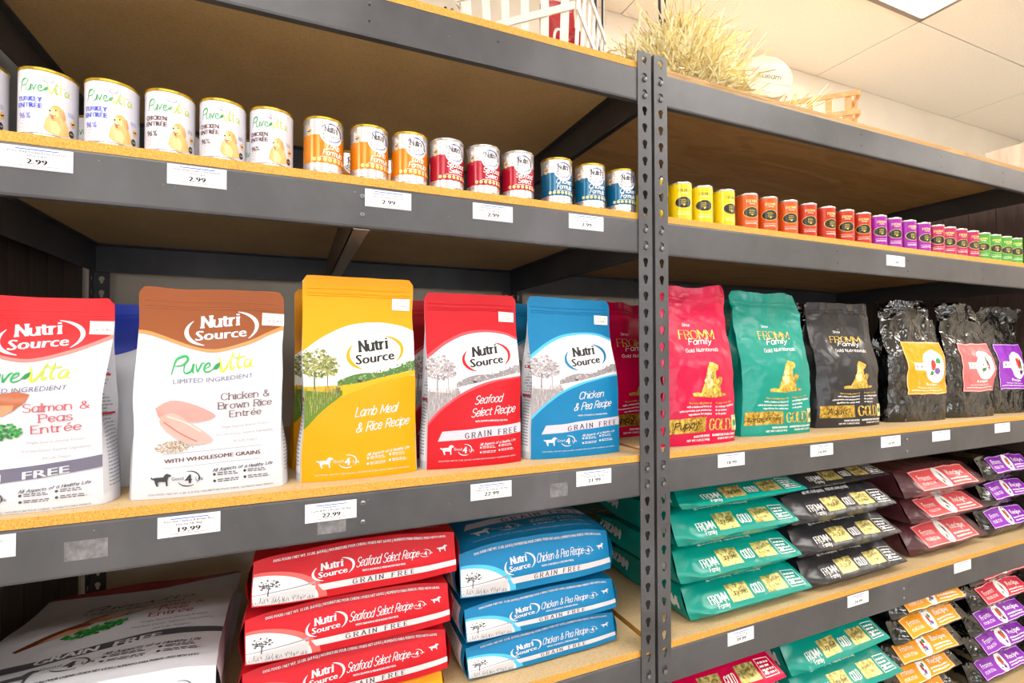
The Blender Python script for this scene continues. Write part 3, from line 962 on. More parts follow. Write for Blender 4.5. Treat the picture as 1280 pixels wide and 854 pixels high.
def purevita(A, cx, cy, s, g1, g2, leaf, L=5, slope=-.06):
    def ln(mt, pts, w_): A.line(mt, L, [(cx + x * s, cy - y * s + slope * x * s) for x, y in pts], w_ * s, None, True, True)
    ln(g1, [(-27, -4), (-25.5, 3), (-24, 7), (-19, 8.5), (-17.5, 5.5), (-20.5, 2.2), (-25, 1.6)], 1.7)       # P
    ln(g1, [(-19, 3), (-19.4, -2), (-17.5, -3.6), (-14.6, -1.5), (-13.6, 3), (-13.8, -2.6), (-12.6, -3.4)], 1.3)  # u
    ln(g1, [(-12.2, 2.8), (-11, -2.6), (-10, -1), (-8.3, 2.8), (-6.6, 2.6)], 1.3)                              # r
    ln(g1, [(-6.6, -1), (-3.4, .4), (-3.6, 2.6), (-5.6, 2.2), (-6.8, -1), (-5.4, -3.2), (-2.2, -2.4), (.6, .2)], 1.3)  # e
    A.poly(leaf, L + 1, [(cx + x * s, cy - y * s + slope * x * s) for x, y in [(-1.6, -1.6), (.4, 1.6), (3, 3), (3.2, .2), (1.6, -1.8)]])
    ln(g2, [(1.6, 6.6), (3.2, 3.4), (4.4, -2.8), (6.2, -3.4), (9, 2), (11.4, 9.4)], 1.6)                          # V
    ln(g2, [(10.6, 3), (10.2, -1.6), (11.4, -2.8), (13, -1)], 1.4)
    A.ell(g2, L, cx + 12 * s, cy - 6 * s + slope * 12 * s, .8 * s, .8 * s, n=8)
    ln(g2, [(15.6, 8.6), (14.8, 1), (15.6, -2.4), (17.8, -1.6)], 1.4); ln(g2, [(12.6, 4.6), (20, 5.4)], 1.0)      # t
    ln(g2, [(23.6, 3), (21, 3), (19.2, .2), (20.4, -2.4), (23, -1), (24, 2.6), (24, -1.6), (26.4, -2.6)], 1.3)     # a


def good4life(A, mt, x, y, s, L=5, cut=None):
    A.arc(mt, L, x, y, 9 * s, 6.4 * s, 100, -40, 1.1 * s, .4 * s); A.arc(mt, L, x, y, 9 * s, 6.4 * s, 200, 300, 1.1 * s, .4 * s)
    A.text(mt, L, '4', x, y + 4 * s, 8 * s, bold=.12)
    A.text(mt, L, 'Good', x - 9 * s, y + .5 * s, 3.2 * s); A.text(mt, L, 'Life', x + 9 * s, y + 2.2 * s, 3.4 * s)


def usa_label(A, x, y, L=6):
    A.rect(col('#f3efe8'), L, x, y, x + 17, y + 10, .03)
    A.text(col('#9a8f80'), L + 1, 'MANUFACTURED', x + 9, y + 4.6, 1.6, 12); A.text(col('#7c2a20'), L + 1, '\u2022USA\u2022', x + 9, y + 8, 2.6, 10)


def foot_block(A, mt, y, L=5, dogx=13, s=1.0):
    dog_icon(A, mt, L, dogx, y, .82 * s)
    good4life(A, mt, dogx + 24, y + 5, .8 * s, L)
    A.strokes(mt, L, 'All Aspects of a Healthy Life', 73, y + 1.2, 2.2, 40, .2, .6, False, .3, -.05)
    for k, (xx, yy) in enumerate(((54, 4), (54, 8.5), (74, 3.2), (74, 7.6))):
        A.ell(mt, L, xx, y + yy, 1, 1, n=8); tiny_lines(A, mt, L, xx + 2, xx + 17, y + yy - 1.1, 2, 1.3, .6, k)
    A.text(mt, L, 'DOG FOOD / NET WT. 5 LBS. (2.26 KG) / NOURRITURE POUR CHIENS / ALIMENTO PARA PERROS', 52, y + 15.4, 1.3, 82)


def scene_strip(A, L, tint):
    """meadow photograph on the bag front: sky, tree, hedge line, grass"""
    if tint == 'colour':
        sky, tree, tr2, hed, fld, gr = '#f4f3ec', '#5d6a34', '#8a8b55', '#4c7340', '#dca51b', '#5f7d2a'
    else:
        sky, tree, tr2, hed, fld, gr = '#efecee', '#8b8287', '#b0a7aa', '#8f888c', '#d8d2d4', '#9d9698'
    M_ = lambda c: film(c, 'matte')
    A.between(M_(sky), L, [(0, 62), (18, 50), (40, 41), (64, 38), (86, 40), (100, 45)], [(0, 104), (40, 97), (70, 94), (100, 90)], 20)
    A.between(M_(fld), L + 1, [(0, 90), (30, 89), (60, 84), (100, 78)], [(0, 124), (14, 112), (34, 98), (60, 90), (100, 82)], 20)
    A.between(M_(hed), L + 2, [(28, 86), (40, 81), (52, 79), (66, 79.5), (80, 76), (100, 70)], [(28, 89.5), (50, 86.5), (70, 83), (100, 77.5)], 18)
    A.between(M_(gr), L + 2, [(0, 93), (12, 94), (24, 95), (32, 93)], [(0, 124), (10, 115), (22, 105), (32, 97)], 12)
    r = random.Random(14)
    for k in range(170):
        x = r.uniform(29, 99); y = 87 - (x - 28) / 72 * 14 + r.uniform(-2.4, 4) * (.5 + x / 130); s = r.uniform(.5, 1.6)
        A.poly(M_(r.choice([hed, gr, tree, '#8aa06a' if tint == 'colour' else '#b9b2b5'])), L + 3, [(x - s, y), (x, y - s * .8), (x + s, y), (x, y + s * .6)])
    r = random.Random(4)
    for k in range(220):
        x = r.uniform(0, 30); y = 92 + r.random() * 24 * (1 - x / 34); A.line(M_(r.choice([tree, tr2, '#aaa45a' if tint == 'colour' else '#c9c3c5'])), L + 3, [(x, y + 2), (x + r.uniform(-.7, .9), y - r.uniform(1, 4))], .35)
    A.line(M_(tree), L + 3, [(9, 92), (9.6, 76)], 1.4); A.line(M_(tree), L + 3, [(20, 90), (20.4, 76)], .9)
    for k in range(330):
        a, q = r.uniform(0, 6.28), r.random() ** .6; cx, cy, rx, ry = ((11, 71, 15, 12) if k % 3 else (22, 74, 8, 8))
        x, y = cx + rx * q * math.cos(a), cy + ry * q * math.sin(a)
        if x < .5: x = .5 + r.random() * 4
        s = r.uniform(.6, 1.9); A.poly(M_(r.choice([tree, tr2, '#a8a468' if tint == 'colour' else '#c2babd'])), L + 4, [(x - s, y), (x - s * .2, y - s * .8), (x + s, y - s * .1), (x + s * .3, y + s * .8)])
    dog_icon(A, M_('#2c2a26'), L + 4, 45, 84, .28, True)


def art_nutri(base, accent, ink, lines, tint, grain):
    A = Art(100, 165); W_ = film('#cdcdd4', 'matte'); B_ = film(base, 'matte')
    scene_strip(A, 0, tint)
    if accent: # bright rim on the swoosh edges
        A.between(film(accent, 'matte'), 2, [(0, 60), (18, 48), (40, 39), (64, 36), (86, 38), (100, 43)], [(0, 64), (18, 51.5), (40, 42), (64, 38.6), (86, 40.6), (100, 45.6)], 20)
        A.between(film(accent, 'matte'), 3, [(0, 122), (10, 111), (28, 98), (50, 89), (75, 84), (100, 81)], [(0, 127), (12, 113), (30, 100), (52, 91.5), (76, 86), (100, 83)], 20)
    A.between(B_, 4, [(0, 125), (12, 112), (30, 99.5), (52, 91), (76, 85.5), (100, 82.5)], [(0, 165), (50, 165), (100, 165)], 20)
    nutri_logo(A, ink, B_, 62, 62, 1.0, 6)
    usa_label(A, 80, 17)
    (t1, x1, y1), (t2, x2, y2) = lines
    A.strokes(W_, 6, t1, x1, y1, 7.4, len(t1) * 4.2, .115, .9, False, .32, -.06, 1.4)
    A.strokes(W_, 6, t2, x2, y2, 7.4, len(t2) * 3.75, .115, .9, False, .32, -.06, 1.4)
    if grain:
        A.add(film('#c4bfcb', 'matte'), 5, [[(14, 131), (100, 126.5), (100, 135.5), (10, 140)]])
        A.text(W_, 6, 'WITH SALMON & MENHADEN FISH MEAL' if 'Sea' in t1 else 'WITH CHICKEN & CHICKEN MEAL', 66, 123.5, 1.7, 36, bold=.1)
        A.strokes(film('#3b3338', 'matte'), 6, 'GRAIN FREE', 66, 136.3, 4.8, 58, .22, .5, True, 0, -.05, 7)
        foot_block(A, W_, 143, 6)
    else:
        foot_block(A, W_, 145, 6)
    return A


def meat_chicken(A, L):
    P_ = lambda c: film(c, 'satin')
    A.poly(P_('#d98e86'), L, smoothpts([(15, 86), (24, 81), (36, 83), (50, 90), (53, 94), (42, 97), (28, 95), (18, 94), (15, 86)], 3))
    A.poly(P_('#dfa39a'), L + 1, smoothpts([(18, 92), (26, 90), (38, 98), (50, 108), (51, 112), (38, 113), (26, 106), (18, 98), (18, 92)], 3))
    A.line(P_('#b8685f'), L + 2, [(20, 96), (30, 104), (42, 111)], .8, smooth=True)
    A.line(P_('#ebbfb4'), L + 2, [(22, 92), (34, 97), (44, 104)], 1.2, smooth=True)
    r = random.Random(2)
    for k in range(220):
        a, q = r.uniform(0, 6.28), r.random() ** .7; x, y = 27 + 13 * q * math.cos(a), 114 + 4.2 * q * math.sin(a); s = r.uniform(.35, .7)
        A.poly(P_(r.choice(['#b08a4f', '#caa86d', '#8f6a36'])), L, [(x - s, y), (x, y - s * .6), (x + s, y), (x, y + s * .6)])


def meat_salmon(A, L):
    P_ = lambda c: film(c, 'satin')
    A.poly(P_('#a55a37'), L, [(30, 78), (37, 70), (50, 68), (58, 70), (56, 75), (48, 82), (36, 84)])
    A.poly(P_('#c98760'), L + 1, [(31, 81), (36, 77), (50, 77), (49, 81), (44, 84), (34, 86)])
    A.poly(P_('#93502f'), L, [(6, 104), (18, 92), (30, 80), (38, 82), (34, 90), (20, 99), (8, 107)])
    A.poly(P_('#cf9a7a'), L + 1, [(16, 101), (26, 88), (35, 86), (32, 92), (24, 97)])
    r = random.Random(2)
    for k in range(90):
        a, q = r.uniform(0, 6.28), r.random() ** .6; x, y = 42 + 13 * q * math.cos(a), 95 + 5 * q * math.sin(a) - (x - 42) * .25 if k else 95
        A.ell(P_(r.choice(['#2f8a35', '#46a548', '#226b29'])), L + 1 + k % 2, x, y, 1.2, .95, n=7)


def art_purevita(top, edge, salmon):
    A = Art(100, 150); T = film(top, 'matte'); W_ = film('#cdcdd4', 'matte')
    A.between(T, 1, [(0, 0), (50, 0), (100, 0)], [(0, 33), (8, 34), (25, 40), (42, 45.5), (55, 46), (75, 40), (90, 33), (100, 28)], 24)
    A.between(film(edge, 'matte'), 2, [(0, 32), (8, 33), (25, 39), (42, 44.5), (55, 45), (75, 39), (90, 32), (100, 27)], [(0, 34.5), (8, 35.6), (25, 41.4), (42, 46.8), (55, 47.4), (75, 41.8), (90, 34.8), (100, 30.5)], 24)
    nutri_logo(A, W_, W_, 55, 29, .98, 4)
    usa_label(A, 84, 17, 4)
    g1, g2, lf = film('#1e9e52', 'matte'), film('#b4cf2a', 'matte'), film('#16803e', 'matte')
    ink = film('#5b5a80' if salmon else '#6a6c8a', 'matte')
    purevita(A, 52, 58, 1.03, g1, g2, lf, 4)
    A.text(ink, 4, 'LIMITED INGREDIENT', 52, 68.5, 3.4, 53, slope=-.05)
    body = film('#b8555c' if salmon else '#6f5757', 'matte'); grey = film('#a7a6ac', 'matte')
    if salmon:
        meat_salmon(A, 4)
        for k, l in enumerate(('Salmon &', 'Peas', 'Entr\u00e9e')):
            A.strokes(body, 5, l, 74, 81 + 7.4 * k - k * .2, 5.2, len(l) * 4.7, .17, .55, True, 0, -.04, 1.8)
        bx = film('#6a6678', 'matte')
        A.between(bx, 4, [(0, 123), (50, 118.5), (100, 114)], [(0, 132), (50, 127.5), (100, 123)], 16)
        A.text(W_, 5, 'GRAIN', 28, 128.6, 5.4, 30, slope=-.08, bold=.12); A.text(W_, 5, 'FREE', 68, 125.4, 5.4, 26, slope=-.08, bold=.12)
    else:
        meat_chicken(A, 4)
        for k, l in enumerate(('Chicken &', 'Brown Rice', 'Entr\u00e9e')):
            A.strokes(body, 5, l, 74, 81.5 + 6.4 * k, 4.6, len(l) * 3.7, .17, .55, True, 0, -.03, 1.8)
        A.text(film('#6b4a44', 'matte'), 4, 'WITH WHOLESOME GRAINS', 53, 124.5, 3.0, 64, bold=.1, slope=-.02)
        A.rect(grey, 4, 20, 118.6, 86, 119.0, -.02); A.rect(grey, 4, 20, 128.4, 86, 128.8, -.02)
    for k, l in enumerate(('Single Source Animal Protein', 'Nutrient-Dense, Superior Digestibility', 'All Life Stages')):
        A.text(grey, 4, l, 74, 102.2 + 5.6 * k, 2.0, (34, 40, 17)[k], slope=-.03)
    if salmon: foot_block(A, film('#4a4a4e', 'matte'), 133.5, 5)
    else: foot_block(A, film('#3f3f43', 'matte'), 132, 5)
    return A


def fine_print(dark='#8a8a90', base=None, accents=()):
    """side gusset: block of small print"""
    A = Art(40, 165); r = random.Random(3)
    if base: A.rect(film(base, 'matte'), 0, 3, 48, 37, 158)
    for (y0, y1, c) in accents: A.rect(film(c, 'matte'), 1, 4, y0, 36, y1)
    tiny_lines(A, film(dark, 'matte'), 1, 6, 35, 52, 34, 3.0, 1.1, 5)
    return A


def art_end(base, band, lines, l2):
    """bag bottom panel of the large bags lying down, 100 x 27"""
    A = Art(100, 27); W_ = film('#cdcdd4', 'matte')
    # little landscape in a quarter oval
    A.ell(film(band, 'matte'), 0, 0.5, 26.2, 33, 18.4, 0, 90, 18)
    A.ell(film('#f1eff0', 'matte'), 1, 0.5, 26.2, 29, 16.4, 0, 90, 18)
    dk, md = film('#4c4a4d', 'matte'), film('#98959a', 'matte')
    A.between(md, 2, [(0.5, 20), (14, 18.6), (28, 17)], [(.5, 20.6), (14, 19.4), (28, 18)], 8)
    A.between(film('#c3c0c3', 'matte'), 2, [(0.5, 22), (14, 20), (28, 19)], [(.5, 26.2), (14, 26.2), (28, 26.2)], 8)
    r = random.Random(8)
    A.line(dk, 3, [(7, 21), (7.4, 16)], .6)
    for k in range(70):
        a, q = r.uniform(0, 6.28), r.random() ** .6; x, y = 7.4 + 4.6 * q * math.cos(a), 15.2 + 3 * q * math.sin(a); s = r.uniform(.3, .8)
        A.poly(dk if k % 3 else md, 3, [(x - s, y), (x, y - s * .7), (x + s, y), (x, y + s * .7)])
    for k in range(60):
        x = r.uniform(1, 27); y = r.uniform(23, 26) if x < 24 else 25.5; A.line(dk if k % 2 else md, 3, [(x, y + .3), (x + r.uniform(-.5, .6), y - r.uniform(.6, 1.8))], .22)
    nutri_logo(A, W_, W_, 36, 12.2, .38, 3, -.06)
    A.strokes(W_, 3, lines, 63, 13.2, 4.4, 32, .085, .9, False, .3, -.02, 1.2)
    A.text(W_, 3, l2, 61, 16.2, 1.1, 22, bold=.1)
    A.add(film('#c9c6c9', 'matte'), 2, [[(29, 19.0), (100, 19.0), (100, 22.6), (31.5, 22.6)]])
    A.strokes(film('#3b3338', 'matte'), 3, 'GRAIN FREE', 61, 22.0, 2.5, 31, .22, .5, True, 0, 0, 7)
    good4life(A, W_, 83, 11.4, .34, 3); dog_icon(A, W_, 3, 90, 8.2, .36)
    A.text(W_, 3, 'DOG FOOD / NET WT. 15 LBS. (6.8 KG) | NOURRITURE POUR CHIENS / POIDS NET 6.8 KG | ALIMENTO PARA PERROS / PESO NETO 6.8 KG', 52, 3.4, 1.35, 86, bold=.1)
    return A


SITDOG = [(2, 18), (6, 12), (9, 4), (12, 1), (15, 1.6), (19, 3), (18, 5.4), (15.6, 6.4), (16.4, 11), (19, 9), (22, 10), (21, 13), (19.6, 14), (20.6, 18), (26, 18.6), (26, 19.6), (10, 20), (-5, 19.6), (-5, 18), (0, 17.4)]


def serif(A, mt, L, t, cx, cy, h, wd, wg=.16): A.strokes(mt, L, t, cx, cy, h, wd, wg, .4, True, 0, 0, 2)


def art_fromm(kind, gold='#d8b34a'):
    A = Art(100, 185); W_ = film('#f4f1ee', 'satin'); G = foil(gold)
    A.strokes(W_, 1, 'Since 1904', 48, 47, 3.2, 20, .14, .8, False, .2)
    serif(A, G, 1, 'FROMM', 54, 62, 10, 46, .15)
    A.strokes(W_, 2, 'Family', 56, 68, 6.4, 30, .14, .9, False, .25)
    A.strokes(W_, 1, 'Gold Nutritionals', 56, 77, 4.2, 46, .13, .9, False, .3)
    A.poly(G, 1, [(44 + x * 1.5, 88 + y * 2.1) for x, y in SITDOG])
    A.poly(foil('#f0dc9a', .2), 2, [(50 + x * 1.0, 92 + y * 1.6) for x, y in [(2, 12), (6, 8), (9, 3), (12, 3), (13, 8), (14, 16), (6, 18)]])
    r = random.Random(5)
    for k, l in enumerate(('Nutritionally prepared', 'with a balanced blend of', 'select proteins and wholesome', 'ingredients for puppies' if kind == 'Puppy' else 'ingredients for adult dogs')):
        A.text(W_ if k else G, 1, l, 62, 138 + 4.4 * k, 2.5, align='r', bold=.08)
        A.text(W_ if k else G, 1, ('Pr\u00e9par\u00e9 avec soin', 'un m\u00e9lange \u00e9quilibr\u00e9', 'de prot\u00e9ines', 'et de grains')[k], 68, 138 + 4.4 * k, 2.5, align='l', bold=.08)
    A.rect(foil('#b8922c', .35), 1, 3, 154, 54, 171)
    A.strokes(film('#241c08', 'satin'), 2, kind, 28, 166, 7.5 if len(kind) < 7 else 5, 30 if len(kind) < 7 else 42, .15, .9, False, .25)
    r = random.Random(6)
    for k in range(12):
        x, y = r.uniform(5, 50), r.uniform(156, 169); A.line(film('#4a3a12', 'satin'), 2, [(x, y), (x + r.uniform(-4, 4), y + r.uniform(-2, 2)), (x + r.uniform(2, 7), y + r.uniform(-3, 3))], .5, smooth=True)
    serif(A, G, 1, 'GOLD', 75, 169.5, 13, 31, .18)
    A.rect(foil('#e6d9a8', .3), 1, 93, 153, 100, 171); A.ell(film('#3a8a46', 'satin'), 2, 97, 162, 2.4, 4)
    A.text(W_, 1, 'FOOD FOR DOGS', 60, 176.5, 2.6, 22, align='r', bold=.1); A.text(W_, 1, 'NOURRITURE POUR CHIENS', 98, 176.5, 2.6, 34, align='r', bold=.1)
    A.text(W_, 1, 'NET WT. 5 LBS (2.3 KG)', 60, 180.6, 2.4, 30, align='r', bold=.1); A.text(W_, 1, 'POIDS NET 2.3 KG', 98, 180.6, 2.4, 26, align='r', bold=.1)
    return A


def art_fromm_end(kind, gold='#cfae45', pale='#d9c878'):
    """bottom panel of the big bags, 100 x 25"""
    A = Art(100, 25); W_ = film('#f4f1ee', 'satin')
    A.text(W_, 1, 'NET WT. 15 LBS (6.8 KG)', 32, 2.6, 1.9, 22, bold=.1); A.text(W_, 1, 'POIDS NET 6.8 KG (15 LBS)', 58, 2.6, 1.9, 24, bold=.1)
    serif(A, W_, 1, 'FROMM', 22, 13.2, 3.8, 14, .15); A.strokes(W_, 1, 'Family', 23, 16, 2.2, 9, .14, .9, False, .25)
    A.rect(foil(pale, .3), 1, 31.5, 6.5, 50, 15); A.strokes(film('#3a2f12', 'satin'), 2, kind, 41, 12, 2.4, 13, .15, .9, False, .2)
    serif(A, W_, 1, 'GOLD', 57.5, 13.4, 4.6, 9.5, .16)
    A.rect(foil(pale, .3), 1, 65, 6.2, 82, 14.6); A.text(film('#3a2f12', 'satin'), 2, 'with duck', 73, 9.8, 1.6, 10); A.text(film('#3a2f12', 'satin'), 2, '& chicken', 73, 12.4, 1.6, 10)
    A.line(W_, 1, [(84.5, 5.6), (96.5, 5.6), (96.5, 14.6), (84.5, 14.6), (84.5, 5.6)], .35)
    tiny_lines(A, W_, 1, 85.6, 96, 7.2, 4, 1.8, .9, 4); A.ell(W_, 1, 88, 12.4, 1.3, 1.3, n=8)
    return A


def art_fromm_side(pale='#b8962f'):
    A = Art(40, 165); W_ = film('#f4f1ee', 'satin')
    return A


def art_fourstar(c, veg):
    A = Art(100, 170); W_ = film('#f4f0ea', 'gloss'); B_ = film(c, 'satin')
    A.rect(B_, 0, 26, 60, 99, 132)
    A.line(W_, 1, [(27, 131), (27, 61), (98, 61), (98, 131), (27, 131)], .5)
    A.ell(film('#efe7dc', 'satin'), 1, 74, 93, 20, 22, n=28); A.ell(film('#fbf8f4', 'satin'), 2, 74, 93, 18.4, 20.2, n=28)
    A.rect(film('#efe7dc', 'satin'), 1, 38, 88, 56, 98); st = film('#8a6a4a', 'satin')
    for x in (43, 50): A.poly(st, 2, [(x + 2.2 * math.cos(math.radians(90 + 36 * k)) * (1 if k % 2 == 0 else .42), 93 - 2.2 * math.sin(math.radians(90 + 36 * k)) * (1 if k % 2 == 0 else .42)) for k in range(10)])
    A.text(st, 3, 'Fromm', 74, 79, 3.0, 11); A.text(st, 3, 'FOUR-STAR', 74, 82.6, 1.8, 14)
    for (x, y, rx, ry, cc) in veg: A.ell(film(cc, 'satin'), 3, x, y, rx, ry, n=10)
    r = random.Random(11)
    for k in range(16):
        x, y = 74 + r.uniform(-10, 10), 96 + r.uniform(-10, 10); A.ell(film(r.choice([v[4] for v in veg]), 'satin'), 4, x, y, r.uniform(.5, 1.5), r.uniform(.5, 1.5), n=6)
    A.text(W_, 1, 'Recipe', 66, 119, 4.4, 20, bold=.06); A.text(W_, 1, 'FOOD FOR DOGS', 62, 123.6, 2, 40)
    tiny_lines(A, W_, 1, 32, 94, 126, 1, 2, .9, 3)
    return A


def art_fourstar_end(c, veg):
    A = Art(100, 25); W_ = film('#f4f0ea', 'gloss'); B_ = film(c, 'satin')
    A.rect(B_, 0, 14, 3, 90, 17)
    A.line(W_, 1, [(15, 16.4), (15, 3.6), (89, 3.6), (89, 16.4), (15, 16.4)], .3)
    A.ell(film('#fbf8f4', 'satin'), 1, 51, 10, 7, 7, n=18)
    for k, (x, y, rx, ry, cc) in enumerate(veg): A.ell(film(cc, 'satin'), 2, 51 + (x - 74) * .33, 10 + (y - 93) * .32, rx * .36, ry * .36, n=8)
    A.text(W_, 1, 'Fromm', 29, 10, 3.8, 17); A.text(W_, 1, 'FOUR-STAR', 29, 13.6, 2.2, 18); A.text(W_, 1, 'Recipe', 73, 10, 3.8, 20, bold=.1)
    tiny_lines(A, W_, 1, 61, 86, 12, 2, 2, .9, 3)
    return A


VEG1 = [(70, 92, 5, 7, '#c8242c'), (80, 87, 5, 4, '#1f8a4c'), (77, 100, 5, 4, '#6a4a9c'), (68, 102, 3, 3, '#2f9a5a')]
VEG2 = [(76, 88, 2, 8, '#2c6a3a'), (80, 94, 2, 9, '#a8283c'), (69, 100, 4, 3, '#3a8a4a')]
VEG3 = [(74, 90, 6, 9, '#d23a2c'), (82, 90, 3, 10, '#2a6a38'), (79, 104, 5, 4, '#6a2a7c')]

# ------------------------------------------------------------------ standing bags on the middle shelf
Z2 = BT(2)


def stand(name, x, y, w_, h_, d_, mats, seed, label, art=None, side=None, rside=None, rz=0.0, group=None, kind='matte', zip_=True, **kw):
    t = empty(name, (x, y + d_ / 2, Z2 + .0005), label, 'pet food bag', group, rz)
    if kind == 'matte': p = dict(crumple=.003, freq=8, wave=.003)
    elif kind == 'satin': p = dict(crumple=.005, freq=10, ridge=.003, wave=.007)
    else: p = dict(crumple=.006, freq=9, ridge=.008, wave=.014, vt=.84, gus=.5, nu=34, nv=50)
    p.update(kw)
    o, (F_, B_, L_, R_, K_) = pouch('pouch', w_, h_, d_, mats, seed, t, **p)
    if art: lay(art, F_, 'front_print', t, .0015 if kind == 'gloss' else .0006)
    if side: lay(side, L_, 'side_print', t)
    if rside: lay(rside, R_, 'side_print', t)
    if zip_:
        # pressed zipper ridge and seal line under the top edge
        G = F_.G; mb = MB(); nu = F_.nu
        for vz in (.900, .912, .935):
            pts = [F_.at(i / nu, vz, .0003)[0] for i in range(1, nu)]
            mb.tube(pts, .0011, 6)
        mb.build('zip_seal', mats[-1] if len(mats) > 1 and not isinstance(mats[-1], str) else mats[0], t, smooth=True)
    return t


ART = {}
WHITE = film('#cdcdd4', 'matte')
ink = film('#2c2b2e', 'matte')
ART['lamb'] = art_nutri('#e69800', None, ink, (('Lamb Meal', 62, 113.5), ('& Rice Recipe', 68, 126)), 'colour', False)
ART['sea'] = art_nutri('#bb1420', '#f0505a', ink, (('Seafood', 62, 106), ('Select Recipe', 68, 117)), 'grey', True)
ART['chick'] = art_nutri('#0e74a6', '#4fb4dc', ink, (('Chicken', 64, 105), ('& Pea Recipe', 66, 116)), 'grey', True)
ART['brown'] = art_purevita('#8a4a24', '#c88a50', False)
ART['salmon'] = art_purevita('#d8262c', '#f08078', True)
SIDEP = fine_print('#84848c', '#e9e7ea', ((70, 73, '#b8303a'), (100, 103, '#b8303a')))

YEL, RED, BLU = film('#e69800', 'matte'), film('#bb1420', 'matte'), film('#0e74a6', 'matte')
BRN, RDT = film('#8a4a24', 'matte'), film('#d8262c', 'matte')
NAVY = film('#2a3fb0', 'matte')
stand('pet_food_bag', -.398, .028, .218, .345, .105, [WHITE, WHITE, RDT], 11, 'white bag with red top reading Salmon and Peas, left edge of middle shelf', ART['salmon'], None, fine_print('#8d8d94', None, ((62, 64, '#b8303a'), (95, 97, '#b8303a'))), -.03, sealM=2)
stand('pet_food_bag', -.345, .155, .212, .345, .10, [WHITE, WHITE, NAVY], 12, 'white bag with blue top, mostly hidden behind the red topped bag', (lambda A: (A.between(NAVY, 1, [(0, 0), (100, 0)], [(0, 33), (50, 46), (100, 30)], 20), usa_label(A, 84, 17, 4), A)[2])(Art(100, 150)), None, None, -.03, sealM=2)
stand('pet_food_bag', -.137, .030, .234, .368, .095, [WHITE, WHITE, BRN], 13, 'white bag with brown top reading Chicken and Brown Rice', ART['brown'], None, fine_print('#8d807c', None, ((100, 102, '#6b4a44'), (60, 62, '#6b4a44'))), 0, sealM=2)
stand('pet_food_bag', .124, .042, .222, .405, .090, [YEL, WHITE, YEL], 14, 'yellow Lamb Meal and Rice bag with meadow picture, front of its row', ART['lamb'], SIDEP, None, .02, sideM=1)
stand('pet_food_bag', .108, .170, .222, .392, .090, [YEL, WHITE, YEL], 15, 'yellow bag standing behind the yellow Lamb Meal bag', ART['lamb'], None, None, .02)
stand('pet_food_bag', .369, .045, .218, .382, .088, [RED, WHITE, RED], 16, 'red Seafood Select bag standing in front of its row', ART['sea'], SIDEP, None, -.02, sideM=1)
stand('pet_food_bag', .352, .170, .218, .375, .088, [RED, WHITE, RED], 17, 'red bag standing behind the red Seafood Select bag', ART['sea'], None, None, -.0)
stand('pet_food_bag', .626, .045, .240, .382, .088, [BLU, WHITE, BLU], 18, 'blue Chicken and Pea bag standing in front of its row', ART['chick'], SIDEP, None, -.02, sideM=1, topw=.95)
stand('pet_food_bag', .602, .185, .222, .378, .088, [BLU, WHITE, BLU], 19, 'blue bag standing behind the blue Chicken and Pea bag', ART['chick'], None, None, -.0)

PNK, TEA, BLK = film('#c20040', 'satin'), film('#008c7e', 'satin'), film('#2b2a2d', 'satin')
GBK = film('#09090a', 'gloss')
ART['puppy'] = art_fromm('Puppy'); ART['large'] = art_fromm('Large Breed'); ART['adult'] = art_fromm('Adult')
VARS = dict(kind='satin', zip_=True)
stand('pet_food_bag', .925, .22, .25, .40, .10, [PNK], 21, 'crimson bag behind the posts, left of the pink bag', ART['puppy'], None, None, .05, **VARS)
stand('pet_food_bag', 1.005, .040, .252, .430, .095, [PNK], 22, 'bright pink puppy food bag with gold dogs, beside the posts', ART['puppy'], None, None, -.03, **VARS)
stand('pet_food_bag', 1.335, .066, .265, .430, .100, [TEA], 23, 'bright teal standing bag with gold dogs, front of its row', ART['large'], None, None, -.08, **VARS)
stand('pet_food_bag', 1.30, .21, .262, .415, .095, [TEA], 24, 'teal bag hidden behind the standing teal bag', ART['large'], None, None, -.02, **VARS)
stand('pet_food_bag', 1.690, .080, .275, .415, .10, [BLK], 25, 'matte black adult dog food bag with gold print, standing', ART['adult'], None, None, -.12, kind='satin', crumple=.006, ridge=.004)
stand('pet_food_bag', 1.74, .21, .27, .42, .10, [GBK], 26, 'shiny black bag standing behind the matte black adult bag', None, None, None, -.1, kind='gloss')
A_or, A_sa, A_pu = art_fourstar('#f09a10', VEG1), art_fourstar('#e8686a', VEG2), art_fourstar('#8a2ab0', VEG3)
stand('pet_food_bag', 2.04, .27, .25, .41, .10, [GBK], 27, 'shiny black bag with orange label, in shadow behind the matte black bag', A_or, None, None, .15, kind='gloss')
stand('pet_food_bag', 2.045, .066, .285, .432, .10, [GBK], 28, 'shiny black crinkled bag with yellow orange label, front of shelf', A_or, None, None, -.12, kind='gloss', topw=.86)
stand('pet_food_bag', 2.345, .050, .260, .430, .095, [GBK], 29, 'shiny black crinkled bag with coral pink label', A_sa, None, None, -.12, kind='gloss', topw=.8)
stand('pet_food_bag', 2.618, .060, .235, .425, .095, [GBK], 30, 'shiny black crinkled bag with purple label at right edge', A_pu, None, None, -.12, kind='gloss')

# ------------------------------------------------------------------ bags lying in stacks
LAYR = (-PI / 2)


